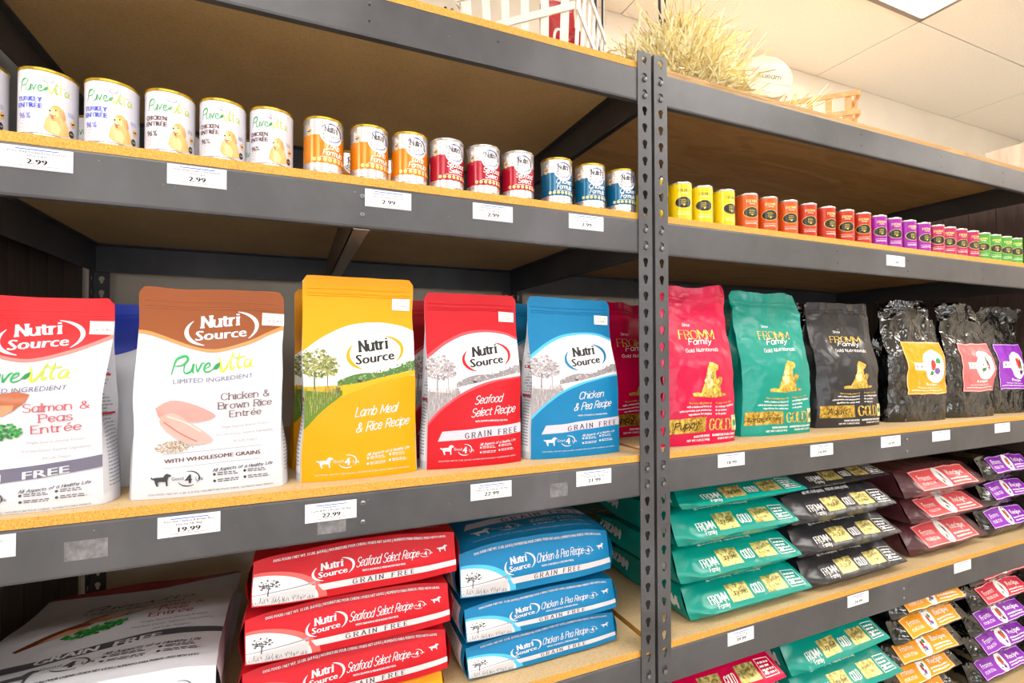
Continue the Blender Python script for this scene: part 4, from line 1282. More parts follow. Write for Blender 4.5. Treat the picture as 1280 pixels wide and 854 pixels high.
def lying(x, y, z, w_, L_, t_, mats, seed, label, end=None, front=None, side=None, group=None, rz=0.0, kind='matte', tilt=0.0, sideart=None, **kw):
    """bag on its back, bottom panel towards the aisle; z is its lower face"""
    z += .002; t_ -= .003
    t = empty('pet_food_bag', (x, y, z + t_ / 2 + .001), label, 'pet food bag', group)
    t.rotation_euler = (LAYR + tilt, 0, rz)
    p = dict(lying=True, gus=.6, vt=.9, nv=26, nb=10)
    if kind == 'matte': p.update(crumple=.0026, freq=10, lean=.02)
    elif kind == 'satin': p.update(crumple=.0032, freq=10, lean=.03, lip=.042, nb=14)
    else: p.update(crumple=.0055, freq=14, ridge=.004, lean=.035, lip=.03, nb=14)
    p.update(kw)
    o, (F_, B_, Lf, Rt, K_) = pouch('pouch', w_, L_, t_, mats, seed, t, **p)
    bo = .0018 if kind == 'gloss' else .0007
    if end: lay(end, B_, 'bottom_print', t, bo)
    if front: lay(front, F_, 'front_print', t, bo)
    if sideart: lay(sideart, Lf, 'side_print', t)
    return t


END_R = art_end('#bb1420', '#f0605c', 'Seafood Select Recipe', 'WITH SALMON & MENHADEN FISH MEAL')
END_B = art_end('#0e74a6', '#4fb4dc', 'Chicken & Pea Recipe', 'WITH CHICKEN & CHICKEN MEAL')
Z3 = BT(3)
gR = 'red bags lying in a stack'; gB = 'blue bags lying in a stack'
# yellow bag below three reds
lying(.105, .045, Z3 + .0005, .375, .60, .040, [YEL], 40, 'yellow bag lying at the bottom of the red stack', None)
r1 = lying(.108, .040, Z3 + .042, .385, .60, .100, [RED], 41, 'lying red bag, lowest of the three red bags in the stack', END_R, None, None, gR)
copy_thing(r1, (.112, .036, Z3 + .143 + .05), 'lying red bag, middle of the three red bags in the stack')
lying(.124, .034, Z3 + .245, .385, .60, .102, [RED], 43, 'lying red bag, topmost of the three red bags in the stack', END_R, ART['sea'], None, gR)
lying(.540, .050, Z3 + .0005, .385, .60, .078, [BLU], 44, 'lying blue bag, lowest of the blue stack', END_B, None, None, gB, sideart=SIDEP)
lying(.538, .050, Z3 + .080, .385, .60, .084, [BLU], 45, 'lying blue bag, middle of the blue stack', END_B, None, None, gB, sideart=SIDEP)
lying(.524, .050, Z3 + .174, .385, .60, .118, [BLU], 46, 'lying blue bag, topmost of the blue stack, with its front print facing up', END_B, ART['chick'], None, gB, belly=.2, sideart=SIDEP)
# big white bag lying on top of another, left end
def art_big():
    A = Art(100, 125); W_ = film('#cdcdd4', 'matte'); ink = film('#4a4a4e', 'matte'); g = film('#2c6a3c', 'matte'); grey = film('#7a7980', 'matte')
    A.between(film('#8a1c24', 'matte'), 1, [(0, 0), (50, 0), (100, 0)], [(0, 3), (50, 11), (100, 3)], 20)  # red top in a darker red: shade under the beam put into colour
    purevita(A, 54, 38, 1.0, film('#1c2a22', 'matte'), film('#5c5e20', 'matte'), g, 3); A.text(ink, 3, 'LIMITED INGREDIENT', 53, 49.5, 3.0, 46, slope=-.03, bold=.12)
    P_ = lambda c: film(c, 'satin')
    A.poly(P_('#8a4628'), 3, [(33, 62), (40, 54), (52, 51), (61, 53), (58, 58), (50, 64), (38, 66)]); A.poly(P_('#c08058'), 4, [(36, 63), (40, 59), (52, 58), (51, 62), (44, 66), (37, 66)])
    A.poly(P_('#7c3e22'), 3, [(12, 80), (22, 71), (33, 63), (40, 64), (37, 70), (24, 77), (14, 82)]); A.poly(P_('#cf9a7a'), 4, [(20, 78), (29, 70), (38, 68), (35, 73), (27, 76)])
    r = random.Random(2)
    for k in range(110):
        a, q = r.uniform(0, 6.28), r.random() ** .6; x, y = 42 + 12 * q * math.cos(a), 74 + 4.4 * q * math.sin(a) - 12 * q * math.cos(a) * .3
        A.ell(P_(r.choice(['#2f8a35', '#46a548', '#226b29'])), 3 + k % 2, x, y, 1.1, 1.1, n=7)
    body = film('#a8404c', 'matte')
    for k, l in enumerate(('Salmon &', 'Peas', 'Entr\u00e9e')): A.strokes(body, 3, l, 73, 58 + 6 * k, 4.6, len(l) * 3.3, .17, .55, True, 0, -.03, 1.8)
    for k, l in enumerate(('Single Source Animal Protein', 'Nutrient-Dense, Superior Digestibility', 'All Life Stages')): A.text(grey, 3, l, 76, 75.5 + 4.6 * k, 1.9, (30, 36, 16)[k], slope=-.02)
    A.between(ink, 3, [(0, 95), (25, 96), (50, 91), (75, 87), (100, 90)], [(0, 101), (25, 102), (50, 97.5), (75, 93), (100, 95)], 24)
    A.text(W_, 4, 'GRAIN', 38, 98.6, 5.0, 22, slope=-.12, bold=.14); A.text(W_, 4, 'FREE', 64, 95.4, 5.0, 18, slope=-.10, bold=.14)
    good4life(A, ink, 42, 106, .75, 3); A.strokes(ink, 3, 'All Aspects of a Healthy Life', 72, 102.4, 2.2, 38, .2, .6, False, .3, -.03)
    dog_icon(A, ink, 3, 18, 104, .9)
    for k, (xx, yy) in enumerate(((54, 105), (54, 109), (75, 104.4), (75, 108.4))): A.ell(ink, 3, xx, yy, .9, .9, n=8); tiny_lines(A, ink, 3, xx + 2, xx + 17, yy - 1, 2, 1.3, .6, k)
    A.text(ink, 3, 'NOURRITURE POUR CHIENS / POIDS NET 6.8 KG | ALIMENTO PARA PERROS / PESO NETO 6.8 KG', 60, 117, 1.7, 64, slope=-.02, bold=.1)
    return A


def art_end_white():
    A = Art(100, 27); ink = film('#4a4a4e', 'matte')
    purevita(A, 38, 12, .34, film('#1e9e52', 'matte'), film('#b4cf2a', 'matte'), film('#16803e', 'matte'), 1)
    A.strokes(film('#d8506a', 'matte'), 1, 'Salmon & Peas', 64, 13, 4.2, 24, .14, .9, False, .3, 0, 1.4); good4life(A, ink, 86, 10, .5, 1)
    A.rect(ink, 1, 30, 18, 100, 22); A.text(film('#cdcdd4', 'matte'), 2, 'GRAIN FREE', 64, 21.4, 2.4, 32, bold=.1)
    return A


lying(-.330, .06, Z3 + .0005, .40, .56, .078, [WHITE], 47, 'white bag lying underneath the large white salmon bag', None)
lying(-.330, .045, Z3 + .080, .405, .52, .086, [WHITE, WHITE, RDT], 48, 'large white Salmon and Peas bag lying face up at lower left', art_end_white(), art_big(), None, None, sideart=None, crumple=.002)

END_T, END_K, END_P = art_fromm_end('Large Breed'), art_fromm_end('Adult'), art_fromm_end('Puppy')
def side_word():
    """FROMM along the side gusset, reading towards the aisle"""
    A = Art(40, 165); W_ = film('#e8e6e2', 'satin')
    B = Art(1, 1); B.strokes(W_, 1, 'FROMM', 0, 0, 15, 30, .17, .45, True)
    for y0 in (142, 72):
        for mt, L, P in B.items: A.add(mt, L, [[(30 + y, y0 + x) for x, y in q] for q in P])
    A.rect(foil('#8a6a20', .4), 0, 9, 18, 33, 52); r = random.Random(3)
    for k in range(26):
        x, y = r.uniform(11, 31), r.uniform(20, 50); A.line(film('#3a2c0e', 'satin'), 1, [(x, y), (x + r.uniform(-3, 3), y + r.uniform(1, 4)), (x + r.uniform(-3, 3), y + r.uniform(3, 7))], .8, smooth=True)
    return A


SIDEW = side_word()
gT, gK = 'teal bags lying in a stack', 'matte black bags lying in a stack'
tl = [(1.165, .040, .0005, .41, .095), (1.135, .045, .098, .40, .097), (1.125, .045, .197, .40, .097), (1.145, .040, .296, .42, .062)]
nm = ['lowest', 'second from the bottom', 'third from the bottom', 'topmost']
for k, (x, y, z, w_, t_) in enumerate(tl):
    lying(x, y, Z3 + z, w_, .62, t_, [TEA], 50 + k, 'lying teal bag beside the posts, %s of the upper teal stack' % nm[k], END_T, None, None, gT, kind='satin', sideart=SIDEW, lean=.045)
kl = [(1.612, .036, .0005, .42, .095), (1.585, .040, .098, .43, .095), (1.560, .040, .195, .43, .095), (1.575, .060, .292, .40, .064)]
for k, (x, y, z, w_, t_) in enumerate(kl):
    lying(x, y, Z3 + z, w_, .62, t_, [BLK], 70 + k, 'lying matte black bag, %s of the stack between teal and maroon' % nm[k], END_K, None, None, gK, kind='satin', sideart=SIDEW, lean=.045)
MAR = film('#4a242a', 'satin'); A_me = art_fourstar_end('#e0565a', VEG2); A_pe = art_fourstar_end('#8a2ab0', VEG3)
A_oe = art_fourstar_end('#f09a10', VEG1); A_ce = art_fourstar_end('#d8304a', VEG2)
ml = [(2.150, .060, .0005, .40, .112), (2.150, .050, .114, .40, .090), (2.110, .046, .206, .42, .105)]
for k, (x, y, z, w_, t_) in enumerate(ml):
    lying(x, y, Z3 + z, w_, .62, t_, [MAR], 80 + k, 'maroon bag with coral label strip, %s of the maroon stack' % ('lowest', 'middle', 'topmost')[k], A_me, A_sa if k == 2 else None, None, 'maroon bags lying in a stack', kind='satin', crumple=.006, ridge=.003, lean=.05, lip=.045)
pl_ = [(2.575, .060, .0005, .33, .110), (2.580, .060, .113, .33, .10), (2.570, .05, .216, .34, .100)]
for k, (x, y, z, w_, t_) in enumerate(pl_):
    lying(x, y, Z3 + z, w_, .62, t_, [GBK], 85 + k, 'shiny black bag with purple label strip, %s of the stack right of maroon' % ('lowest', 'middle', 'topmost')[k], A_pe, A_pu if k == 2 else None, None, 'black bags with purple strips in a stack', kind='gloss')

# lowest visible shelf of the right rack
Z4 = BT(4)
n4 = ['lowest', 'second from the bottom', 'second from the top', 'topmost']
n5 = ['lowest', 'second from the bottom', 'middle', 'second from the top', 'topmost']
for k in range(4):
    lying(1.075, .050, Z4 + .0005 + .097 * k, .40, .60, .095, [PNK], 90 + k, 'pink bag lying on the bottom shelf, %s of its stack' % n4[k], END_P, None, None, 'pink bags lying in a stack', kind='satin', lean=.05)
for k in range(4):
    lying(1.545 + .02 * (k == 2), .045 - .02 * (k == 2), Z4 + .0005 + .097 * k, .42, .60, .095, [TEA], 95 + k, 'teal bag lying on the bottom shelf, %s of its stack' % n4[k], END_T, None, None, 'teal bags lying on the bottom shelf', kind='satin', lean=.05, sideart=SIDEW, rz=.02 * (k - 1.5))
for k in range(5):
    lying(1.995 + .015 * (k % 2), .07 - .01 * k, Z4 + .0005 + .090 * k, .39, .60, .086, [GBK], 100 + k, 'shiny black bag with orange label strip, %s of its stack' % n5[k], A_oe, A_or if k == 4 else None, None, 'black bags with orange strips in a stack', kind='gloss', rz=.06 * (k % 2) - .03)
for k in range(5):
    A_ = A_ce if k > 2 else A_pe
    lying(2.490 + .012 * (k % 2), .05, Z4 + .0005 + .092 * k, .40, .60, .088, [GBK], 106 + k,
          'shiny black bag with %s strip, %s of the lower right stack' % ('crimson' if k > 2 else 'purple', n5[k]), A_, None, None, 'black bags stacked at lower right', kind='gloss')
# ------------------------------------------------------------------ cans
def canlabel(c): return flatm('can_label', c, .22, 0, .6)


SILV = flatm('can_steel', '#c9c6c4', .22, .9); GOLDR = flatm('can_gold_rim', '#c9a83c', .25, .9)
CF = {}


def cf(c, metal=0.0, rough=.2):
    k = (c, metal)
    if k not in CF: CF[k] = flatm('can_print_' + c.strip('#'), c, rough, metal, .6)
    return CF[k]


def can_root(name, r, h, body, rim, bands, art, label, cat, loc, group, rz, span=168):
    """bands: list of (z0,z1,material) wrapping the full can"""
    t = empty(name, loc, label, cat, group, rz)
    m = MB(); m.lathe([(0, .003), (r * .88, .003), (r * .92, 0), (r * .985, .0012), (r, .004), (r * .975, .0055)], 40); m_ = 0
    m.build('base_rim', SILV, t, smooth=True)
    m = MB(); m.lathe([(r * .975, h - .0055), (r, h - .004), (r * 1.01, h - .0015), (r * .985, h), (r * .94, h - .001), (r * .92, h - .006), (0, h - .006)], 40)
    m.build('top_rim', rim, t, smooth=True)
    zs = [.0055] + sorted(set(z for b_ in bands for z in b_[:2])) + [h - .0055]
    m = MB(); m.lathe([(r * .975, .0055), (r * .975, h - .0055)], 48); m.build('label_wrap', body, t, smooth=True)
    if bands:
        m = MB(); mats = []
        for z0, z1, mt in bands:
            mats.append(mt); m.lathe([(r * .977, z0), (r * .977, z1)], 48, m=len(mats) - 1)
        m.build('label_band', mats, t, smooth=True)
    a = math.radians(span); n = 30
    G = [[(r * .977 * math.sin((i / n - .5) * a), -r * .977 * math.cos((i / n - .5) * a), .0055 + (h - .011) * j / 8) for i in range(n + 1)] for j in range(9)]
    lay(art, Surf(G), 'label_print', t, .0003, .00015)
    return t


def dog_face(A, L, x, y, s):
    g, g2, g3, dk = cf('#d9a860'), cf('#e8c78a'), cf('#b98848'), cf('#3a2418')
    sc = lambda pts: [(x + a * s, y + b * s) for a, b in pts]
    A.poly(g, L, sc([(-2, 26), (0, 16), (4, 9), (3, 5), (6, 1), (11, 0), (16, 2), (19, 8), (19, 14), (22, 20), (25, 28), (12, 32), (2, 30)]))
    A.poly(g3, L + 1, sc([(13, 3), (17, 4), (19.5, 12), (17, 15), (14, 11)]))
    A.poly(g2, L + 1, sc([(3, 6), (7, 4), (11, 6), (12, 11), (7, 14), (4, 12)]))
    A.poly(g2, L + 1, sc([(4, 18), (10, 17), (14, 24), (12, 31), (5, 29)]))
    A.ell(dk, L + 2, x + 3.6 * s, y + 7.2 * s, 1.3 * s, 1.1 * s, n=8); A.ell(dk, L + 2, x + 9 * s, y + 5.6 * s, .8 * s, .8 * s, n=8)
    A.poly(cf('#b8504a'), L + 2, sc([(3.6, 11), (7, 12), (7, 15.5), (5, 15.5)]))
    A.line(dk, L + 2, sc([(3.4, 10.4), (6, 12), (9.4, 11)]), .6 * s, smooth=True)


def art_can_white(kind, c):
    A = Art(130, 97); T = cf(c)
    purevita(A, 62, 27, 1.5, cf('#2f9a4a'), cf('#a9c02c'), cf('#1f8a3c'), 1, .0)
    A.arc(cf('#5a5aa8'), 1, 66, 12, 8, 5, 60, -200, .8, .3); A.text(cf('#55555f'), 1, 'Nutri', 66, 11.6, 3, 8); A.text(cf('#55555f'), 1, 'Source', 66, 15, 2.6, 10)
    A.text(T, 1, kind, 37, 49, 7.6, 42, bold=.2); A.text(T, 1, 'ENTR\u00c9E', 37, 59, 7.6, 42, bold=.2)
    
    A.text(cf('#8f8aa8' if kind == 'TURKEY' else '#6a5a5a') if kind != 'TURKEY' else cf('#7a7fd0'), 1, '96%', 30, 76, 9.5, 22, bold=.1)
    A.arc(cf('#a9a8b8'), 1, 30, 74, 15, 11, 200, 340, .6, .6); A.text(cf('#a0a0a8'), 1, kind, 30, 80.5, 2, 12)
    for k in range(4): A.text(cf('#9a99a2'), 1, ('Single Source', 'Animal Protein', 'Grain Free', 'All Stages')[k], 54, 70 + 3.2 * k, 1.8, 12)
    dog_face(A, 1, 64, 49, 1.5)
    A.ell(cf('#e0b070'), 2, 107, 70, 5, 6.4, n=16); dog_icon(A, cf('#26221e'), 3, 103, 67, .5)
    A.ell(cf('#2c2a28'), 2, 104, 87, 5.6, 6, n=16); A.text(cf('#e8e6e2'), 3, '13 OZ', 104, 88, 2.2, 7)
    tiny_lines(A, cf('#7a86c8' if kind == 'TURKEY' else '#8a7a7a'), 1, 97, 112, 54, 3, 2.4, 1, 2)
    A.text(cf('#a8a7ae'), 1, 'WET DOG FOOD  NET WT. 13 OZ (369 G)', 42, 91, 2, 44)
    return A


def art_can_nutri(c, l1, l2, l3, wmat):
    A = Art(130, 97); W_ = cf('#f6f4f2')
    bd = cf(c, .25); bl = cf('#2b3f98')
    A.rect(bd, 0, 0, 30, 130, 80)
    A.poly(W_, 1, smoothpts([(44, 29), (48, 38), (60, 46), (78, 47), (92, 40), (97, 29)], 3))
    A.arc(bl, 2, 70, 24, 25, 17, 150, -160, 2.2, .8, 26)
    A.strokes(cf('#4a4a55'), 2, 'Nutri', 69, 22.6, 11, 28, .22, .45, True); A.text(cf('#4a4a55'), 2, 'Source', 70, 35, 9, 38)
    A.ell(cf('#d2b068'), 2, 19, 24, 7, 8, n=18); dog_icon(A, bl, 3, 13, 19.5, .72)
    A.strokes(W_, 2, l1, 74, 55, 10, 7.2 * len(l1), .14, .9, False, .25, 0, 1.3)
    A.strokes(W_, 2, l2, 74, 67, 10, 6.6 * len(l2), .14, .9, False, .25, 0, 1.3)
    A.text(W_, 2, l3, 74, 72, 2.2, 58, bold=.1)
    for k in range(8):
        A.ell(cf('#f2dc9a'), 2, 32 + 11.4 * k, 77.5 - 1.6, 4, 3.6, n=12); A.ell(cf('#e6b04a'), 3, 32 + 11.4 * k, 77.5 - 1.6, 2.2, 2, n=8)
    A.text(W_, 2, 'FOOD FOR DOGS  NET WT. 13 OZ', 74, 85, 2.6, 70) if False else None
    return A


def art_can_fromm(c, ink):
    A = Art(100, 120); G = cf('#e6cf62', .3); D = cf('#1f1c1a')
    serif(A, cf(ink, .2), 1, 'FROMM', 52, 27, 9.5, 34, .2)
    A.strokes(cf('#f4efdc'), 1, 'Family', 53, 34, 5, 20, .14, .9, False, .2)
    A.ell(G, 1, 52, 63, 29.5, 20, n=26); A.ell(D, 2, 52, 63, 27.6, 18.4, n=26)
    for k in range(4): tiny_lines(A, G, 3, 42, 62, 53 + 5 * k, 1, 2, 1.6, k)
    A.ell(G, 3, 52, 72, 3.6, 2.4, n=10)
    A.text(cf('#f4efdc'), 1, 'PATE FOOD FOR DOGS', 52, 96, 3, 46); tiny_lines(A, cf('#f4efdc'), 1, 30, 76, 100, 2, 3.6, 1.4, 5)
    A.rect(cf('#e9e7e0'), 1, 90, 70, 99, 110)
    for k in range(6): A.rect(D, 2, 91, 74 + 6 * k, 98, 76.5 + 6 * k)
    return A


ZB1 = BT(1) + .0003
CW = cf('#cfcdd6', 0, .16)
rng = random.Random(31)
AW = {'t': art_can_white('TURKEY', '#3a4cc0'), 'c': art_can_white('CHICKEN', '#5a2a30')}
w_names = {0: ('t', -.459, 'white turkey dinner can cut by the left picture edge'), 1: ('t', -.370, 'white turkey can, leftmost whole can on the upper shelf'), 2: ('t', -.286, 'white turkey can beside the first white chicken can'),
           3: ('c', -.203, 'white chicken can next to the turkey cans'), 4: ('c', -.122, 'white chicken can in the middle of three chicken cans'), 5: ('c', -.042, 'white chicken can nearest the orange cans')}
first = {}


def put_can(key, x, y, label, rz, make, group):
    if key not in first:
        first[key] = make((x, y, ZB1), label, rz, group); return first[key]
    return copy_thing(first[key], (x, y, ZB1), label, rz, group)


for k, (v, x, lb) in w_names.items():
    put_can(v, x, .046, lb, -math.atan(x / 1.05) * .85 + .02 + rng.uniform(-.05, .05), lambda loc, l, rz, g, v=v: can_root('food_can', .038, .109, CW, GOLDR, [], AW[v], l, 'can', loc, g, rz), 'white dog food cans on the upper shelf')
sil = cf('#d5cdcc', .75, .25)
for key, c, l1, l2, l3, xs, rim, cname in (
        ('orange', '#d07a10', 'Lamb', 'Formula', 'LAMB & LAMB MEAL WITH RICE', (.050, .137, .219), GOLDR, 'orange lamb'),
        ('red', '#a3122c', 'Seafood', 'Select', 'WITH SALMON & MENHADEN FISH', (.299, .383, .467), SILV, 'red seafood'),
        ('blue', '#0f5f86', 'Chicken', 'Formula', 'CHICKEN & CHICKEN LIVER', (.568, .660, .751), GOLDR, 'teal blue chicken')):
    A_c = art_can_nutri(c, l1, l2, l3, None)
    for k, x in enumerate(xs):
        lb = '%s can, %s of the three' % (cname, ('left', 'middle', 'right')[k])
        put_can(key, x, .048, lb, -math.atan(x / 1.05) + .34 + rng.uniform(-.1, .1), lambda loc, l, rz, g: can_root('food_can', .038, .109, sil, rim, [(.020, .0725, cf(c, .25))], A_c, l, 'can', loc, g, rz), cname + ' cans')
# second row standing behind the front cans, seen through the gaps
for k, x in enumerate((-.36, -.22, -.08)):
    put_can('t', x, .22, 'white can in the second row, %s behind the white front row' % ('leftmost', 'middle', 'rightmost')[k], 0.1, None, 'white cans in the second row')
for k, x in enumerate((.115, .222)):
    put_can('orange', x, .20, 'orange can in the second row, seen in the %s gap of the orange front row' % ('left', 'right')[k], 0.0, None, 'orange cans in the second row')

slim = [('yellow', '#e6c80a', '#8f8a2a', [.862, .942, 1.015, 1.095]), ('orange red', '#cf5418', '#f0d27a', [1.184, 1.262, 1.346]), ('brick red', '#b9301c', '#f0d27a', [1.429, 1.514, 1.604, 1.687]),
        ('purple', '#9a1f9e', '#f0d27a', [1.769, 1.849, 1.930, 2.013]), ('crimson', '#b01d55', '#f0d27a', [2.098, 2.170, 2.241, 2.318]), ('green', '#4a9c30', '#f0d27a', [2.398, 2.475, 2.552, 2.632])]
ordn = ('leftmost', 'second from left', 'third from left', 'rightmost')
for cname, c, inkc, xs in slim:
    A_c = art_can_fromm(c, inkc)
    for k, x in enumerate(xs):
        o_ = ordn[k] if len(xs) == 4 else ('left', 'middle', 'right')[k]
        put_can(cname, x, .050, 'slim %s can, %s of its colour in the row' % (cname, o_), -math.atan(x / 1.05) + .55 + rng.uniform(-.3, .2),
                lambda loc, l, rz, g: can_root('slim_food_can', .0315, .104, cf(c, .15), SILV, [], A_c, l, 'can', loc, g, rz, 150), 'slim %s cans' % cname)
    for k in range(len(xs) - 1):
        put_can(cname, (xs[k] + xs[k + 1]) / 2 + .01, .15, 'slim %s can half hidden behind the %s front row' % (cname, ('left', 'middle', 'right')[k]), .3, None, 'slim %s cans in the second row' % cname)

# ------------------------------------------------------------------ decorations on the top shelf
ZT = BT(0)
WSLAT = wood('whitewashed_slat', '#d9d0c6', '#f2ece4', (6, 6, 6), .6, 6)
TAN = wood('tan_slat', '#b88a58', '#d9ab74', (6, 6, 6), .6, 6)
STRAW = flatm('straw', '#e8cc8a', .6, nscale=30, amt=.35)
STRAW2 = flatm('straw_pale', '#f7e7bd', .6, nscale=30, amt=.2)


def slat_box(name, label, cx, cy, z, wx, wy, h, flare, mat, nx, ny, rz, rx=0, sw=.020, th=.004, ry=0):
    """open slatted basket: bands round the top and middle, upright slats, flat base"""
    t = empty(name, (cx, cy, z), label, 'basket', None, rz); t.rotation_euler = (rx, ry, rz)

    def P(u, side, hh):
        f = 1 + flare * hh / h; a, b2 = wx / 2 * f, wy / 2 * f
        return {'f': (-a + 2 * a * u, -b2, hh), 'b': (a - 2 * a * u, b2, hh), 'r': (a, -b2 + 2 * b2 * u, hh), 'l': (-a, b2 - 2 * b2 * u, hh)}[side]
    nrm = {'f': (0, -1, 0), 'b': (0, 1, 0), 'r': (1, 0, 0), 'l': (-1, 0, 0)}
    for sd, n in (('f', nx), ('b', nx), ('r', ny), ('l', ny)):
        for k in range(n):
            u = (k + .5) / n
            m_ = MB(); m_.bar(P(u, sd, 0.002), P(u, sd, h), sw, th, nrm[sd]); m_.build('slat', mat, t)
        for hh in (h * .5, h - .010):
            m_ = MB(); a, b2 = Vector(P(0, sd, hh)), Vector(P(1, sd, hh)); o = Vector(nrm[sd]) * th
            m_.bar(a + o, b2 + o, sw * .9, th, nrm[sd]); m_.build('band', mat, t)
    m_ = MB(); m_.box(-wx / 2, -wy / 2, 0, wx / 2, wy / 2, .004); m_.build('base', mat, t)
    return t


bk = slat_box('slatted_basket', 'white slatted basket holding red packages on the top shelf', .605, .235, ZT + .001, .29, .29, .205, .10, WSLAT, 6, 6, PI / 4)
m = MB(); pts = [(.0, -.0, .0)]
m.tube([(-.16, -.0, .19), (-.165, -.0, .28), (-.10, -.0, .36), (.10, 0, .36), (.165, .0, .28), (.16, .0, .19)], .004, 8); m.build('wire_handle', DARKSTEEL, bk, smooth=True)
# red packages inside
RG = flatm('red_gloss', '#a8102a', .15, 0, .7); REDW = flatm('white_print', '#f2eeee', .3)


def packet(x, y, z, w_, h_, d_, label, rz, rx, seed):
    t = empty('treat_packet', (x, y, z), label, 'packet', 'red packets in the slatted basket', rz, rx)
    o, (F_, B_, L_, R_, K_) = pouch('pouch', w_, h_, d_, [film('#b01228', 'gloss')], seed, t, 14, 16, crumple=.003, freq=20)
    A = Art(60, 80); A.ell(REDW, 0, 30, 46, 13, 16); A.ell(RG, 1, 30, 46, 9, 12); A.rect(REDW, 0, 12, 66, 48, 74); lay(A, F_, 'front_print', t)


for k, (x, y, rz, h_) in enumerate(((.545, .200, .5, .12), (.635, .165, -.2, .21), (.695, .235, -.7, .19), (.60, .29, .1, .19))):
    packet(x, y, ZT + .006, .095, h_, .05, ('short red packet at the left inside the white slatted basket', 'tall red packet at the front inside the white slatted basket', 'red packet turned sideways at the right inside the white slatted basket', 'red packet at the back inside the white slatted basket')[k], rz, 0, 200 + k)
# twig and ribbon stand left of the basket
m = MB(); m.tube([(.36, .34, ZT + .010), (.355, .30, ZT + .05), (.375, .29, ZT + .12), (.38, .28, ZT + .2)], [.010, .008, .007, .004], 8)
m.tube([(.39, .38, ZT + .010), (.38, .36, ZT + .06), (.37, .30, ZT + .14), (.37, .31, ZT + .22)], [.008, .007, .006, .004], 8)
tag(m.build('branch', wood('bark', '#5a4634', '#a08468', (5, 5, 1), .8, 20), smooth=True), 'brown branch standing left of the white slatted basket', 'branch')
# thin dark stems hanging down behind the straw
for x, y, z0, lb in ((.868, .32, ZT + .12, 'thin dark rod rising between the basket and the straw'), (1.235, .46, ZT + .30, 'thin dark rod rising out of the straw pile')):
    m = MB(); m.tube([(x, y, ZT + .001), (x + .004, y, z0), (x - .012, y, z0 + .25), (x - .02, y, ZC - .02)], .0055, 8)
    m.tube([(x + .012, y, z0 + .06), (x + .014, y, z0 + .3), (x + .0, y, ZC - .02)], .004, 8)
    tag(m.build('metal_rod', flatm('rod_dark', '#3c3a3c', .4, .5), smooth=True), lb, 'rod')


def straw(label, blobs, n, seed, loc):
    r = random.Random(seed); V, F, MI = [], [], []
    for k in range(n):
        cx, cy, cz, rx, ry, rz_ = r.choices(blobs, [b_[3] * b_[5] for b_ in blobs])[0]
        a, e, q = r.uniform(0, 2 * PI), r.uniform(-.0, PI / 2), r.random() ** .25
        p = Vector((cx + rx * q * math.cos(a) * math.cos(e), cy + ry * q * math.sin(a) * math.cos(e), cz + rz_ * q * max(math.sin(e), .02)))
        if p.y < .17 and abs(p.x - 1.275) < .095: continue
        d = Vector((r.gauss(0, 1), r.gauss(0, 1), r.gauss(0, .8))).normalized(); L = r.uniform(.07, .19); c2 = Vector((r.gauss(0, .8), r.gauss(0, .8), r.gauss(0, .8)))
        w_ = r.uniform(.0009, .0024); s = d.cross(Vector((r.random(), r.random(), r.random()))).normalized() * w_
        n0 = len(V)
        for i in range(4):
            t = i / 3; c = p + d * L * (t - .5) + c2 * L * (t - .5) ** 2
            c.z = max(c.z, ZT + .003)
            V.append(c + s); V.append(c - s)
        for i in range(3): F.append((n0 + 2 * i, n0 + 2 * i + 1, n0 + 2 * i + 3, n0 + 2 * i + 2)); MI.append(r.random() < .5)
    me = me_from('straw_pile', V, F, [STRAW, STRAW2], MI, False)
    o = ob('straw_pile', me); tag(o, label, 'straw', None, 'stuff')


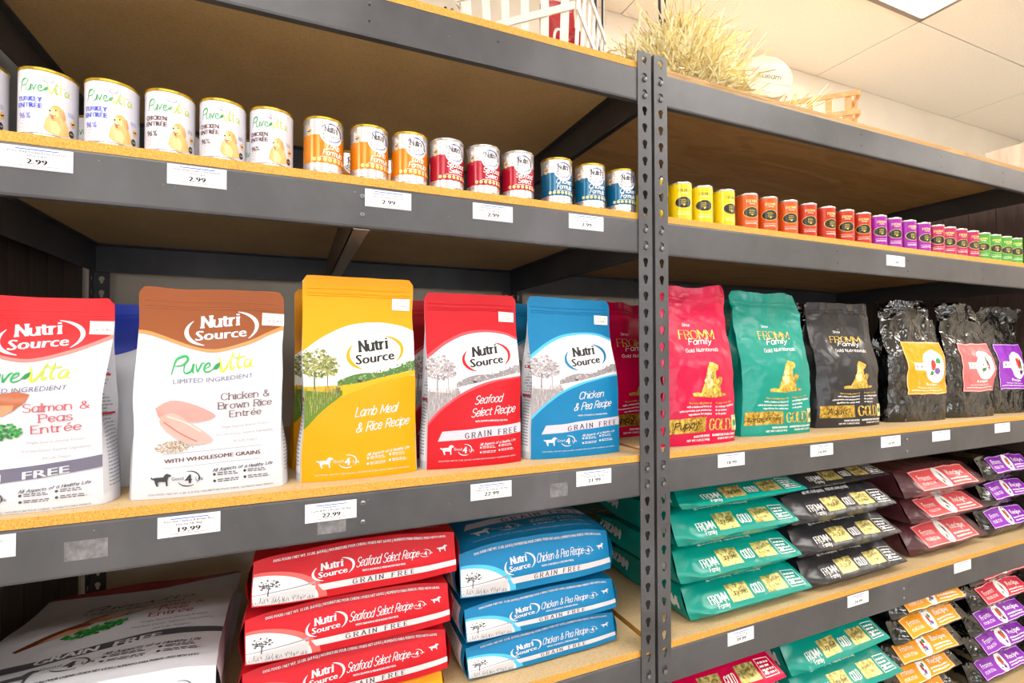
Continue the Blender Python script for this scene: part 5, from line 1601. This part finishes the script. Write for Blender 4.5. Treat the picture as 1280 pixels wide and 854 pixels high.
straw('pale golden straw heaped on the top shelf behind the posts', [(1.18, .32, ZT + .01, .18, .18, .33), (1.29, .34, ZT, .14, .15, .28), (1.03, .29, ZT + .0, .14, .18, .20), (1.08, .17, ZT, .14, .13, .14), (1.20, .12, ZT, .14, .06, .08), (1.40, .14, ZT, .07, .06, .03)], 17000, 3, None)
# round wooden lidded box lying on the straw, two planks on its face
m = MB(); LW = wood('pale_box_wood', '#cdb79a', '#ece0cc', (3, 10, 10), .6, 4)
t = empty('wooden_box', (1.275, .070, ZT + .076), 'small round pale wooden box with writing, leaning on the straw pile', 'box'); t.rotation_euler = (-.18, .15, -.42)
m.lathe([(0, -.035), (.066, -.035), (.068, -.03), (.068, .035), (0, .035)], 32); o = m.build('drum', LW, t, smooth=True, rot=(PI / 2, 0, 0))
for k, (a, b2) in enumerate(((-.068, -.0235), (-.0225, .0225), (.0235, .068))):
    n = 10; V = []
    for i in range(n + 1):
        z = a + (b2 - a) * i / n; V.append((math.sqrt(max(.0695 ** 2 - z * z, 1e-7)), z))
    out = [(x, z) for x, z in V] + [(-x, z) for x, z in V[::-1]]
    mb = MB(); k2 = len(out); mb.V += [(x, -.041, z) for x, z in out] + [(x, -.0355, z) for x, z in out]
    mb.F = [tuple(range(k2))[::-1], tuple(range(k2, 2 * k2))] + [(i, (i + 1) % k2, k2 + (i + 1) % k2, k2 + i) for i in range(k2)]; mb.M = [0] * len(mb.F)
    mb.build('lid_plank', LW, t)
A = Art(120, 40); A.strokes(flatm('pencil', '#4a4038', .8), 0, 'Sueam', 60, 28, 20, 80, .09, .9, False, .2)
lay(A, Surf([[(-.05 + .1 * i / 8, -.0412, -.016 + .032 * j / 3) for i in range(9)] for j in range(4)]), 'handwriting', t)
# tan slatted crate at right
ct = slat_box('slatted_crate', 'tan slatted wooden crate on the top shelf of the right rack', 1.70, .215, ZT + .001, .22, .22, .145, .02, TAN, 4, 4, PI / 4, sw=.018, th=.005)
t = empty('paper_bag', (1.71, .19, ZT + .0065), 'small white and yellow packet inside the tan crate', 'packet')
pouch('pouch', .08, .10, .04, [film('#f0d890', 'matte')], 300, t, 12, 12, crumple=.002, freq=20)
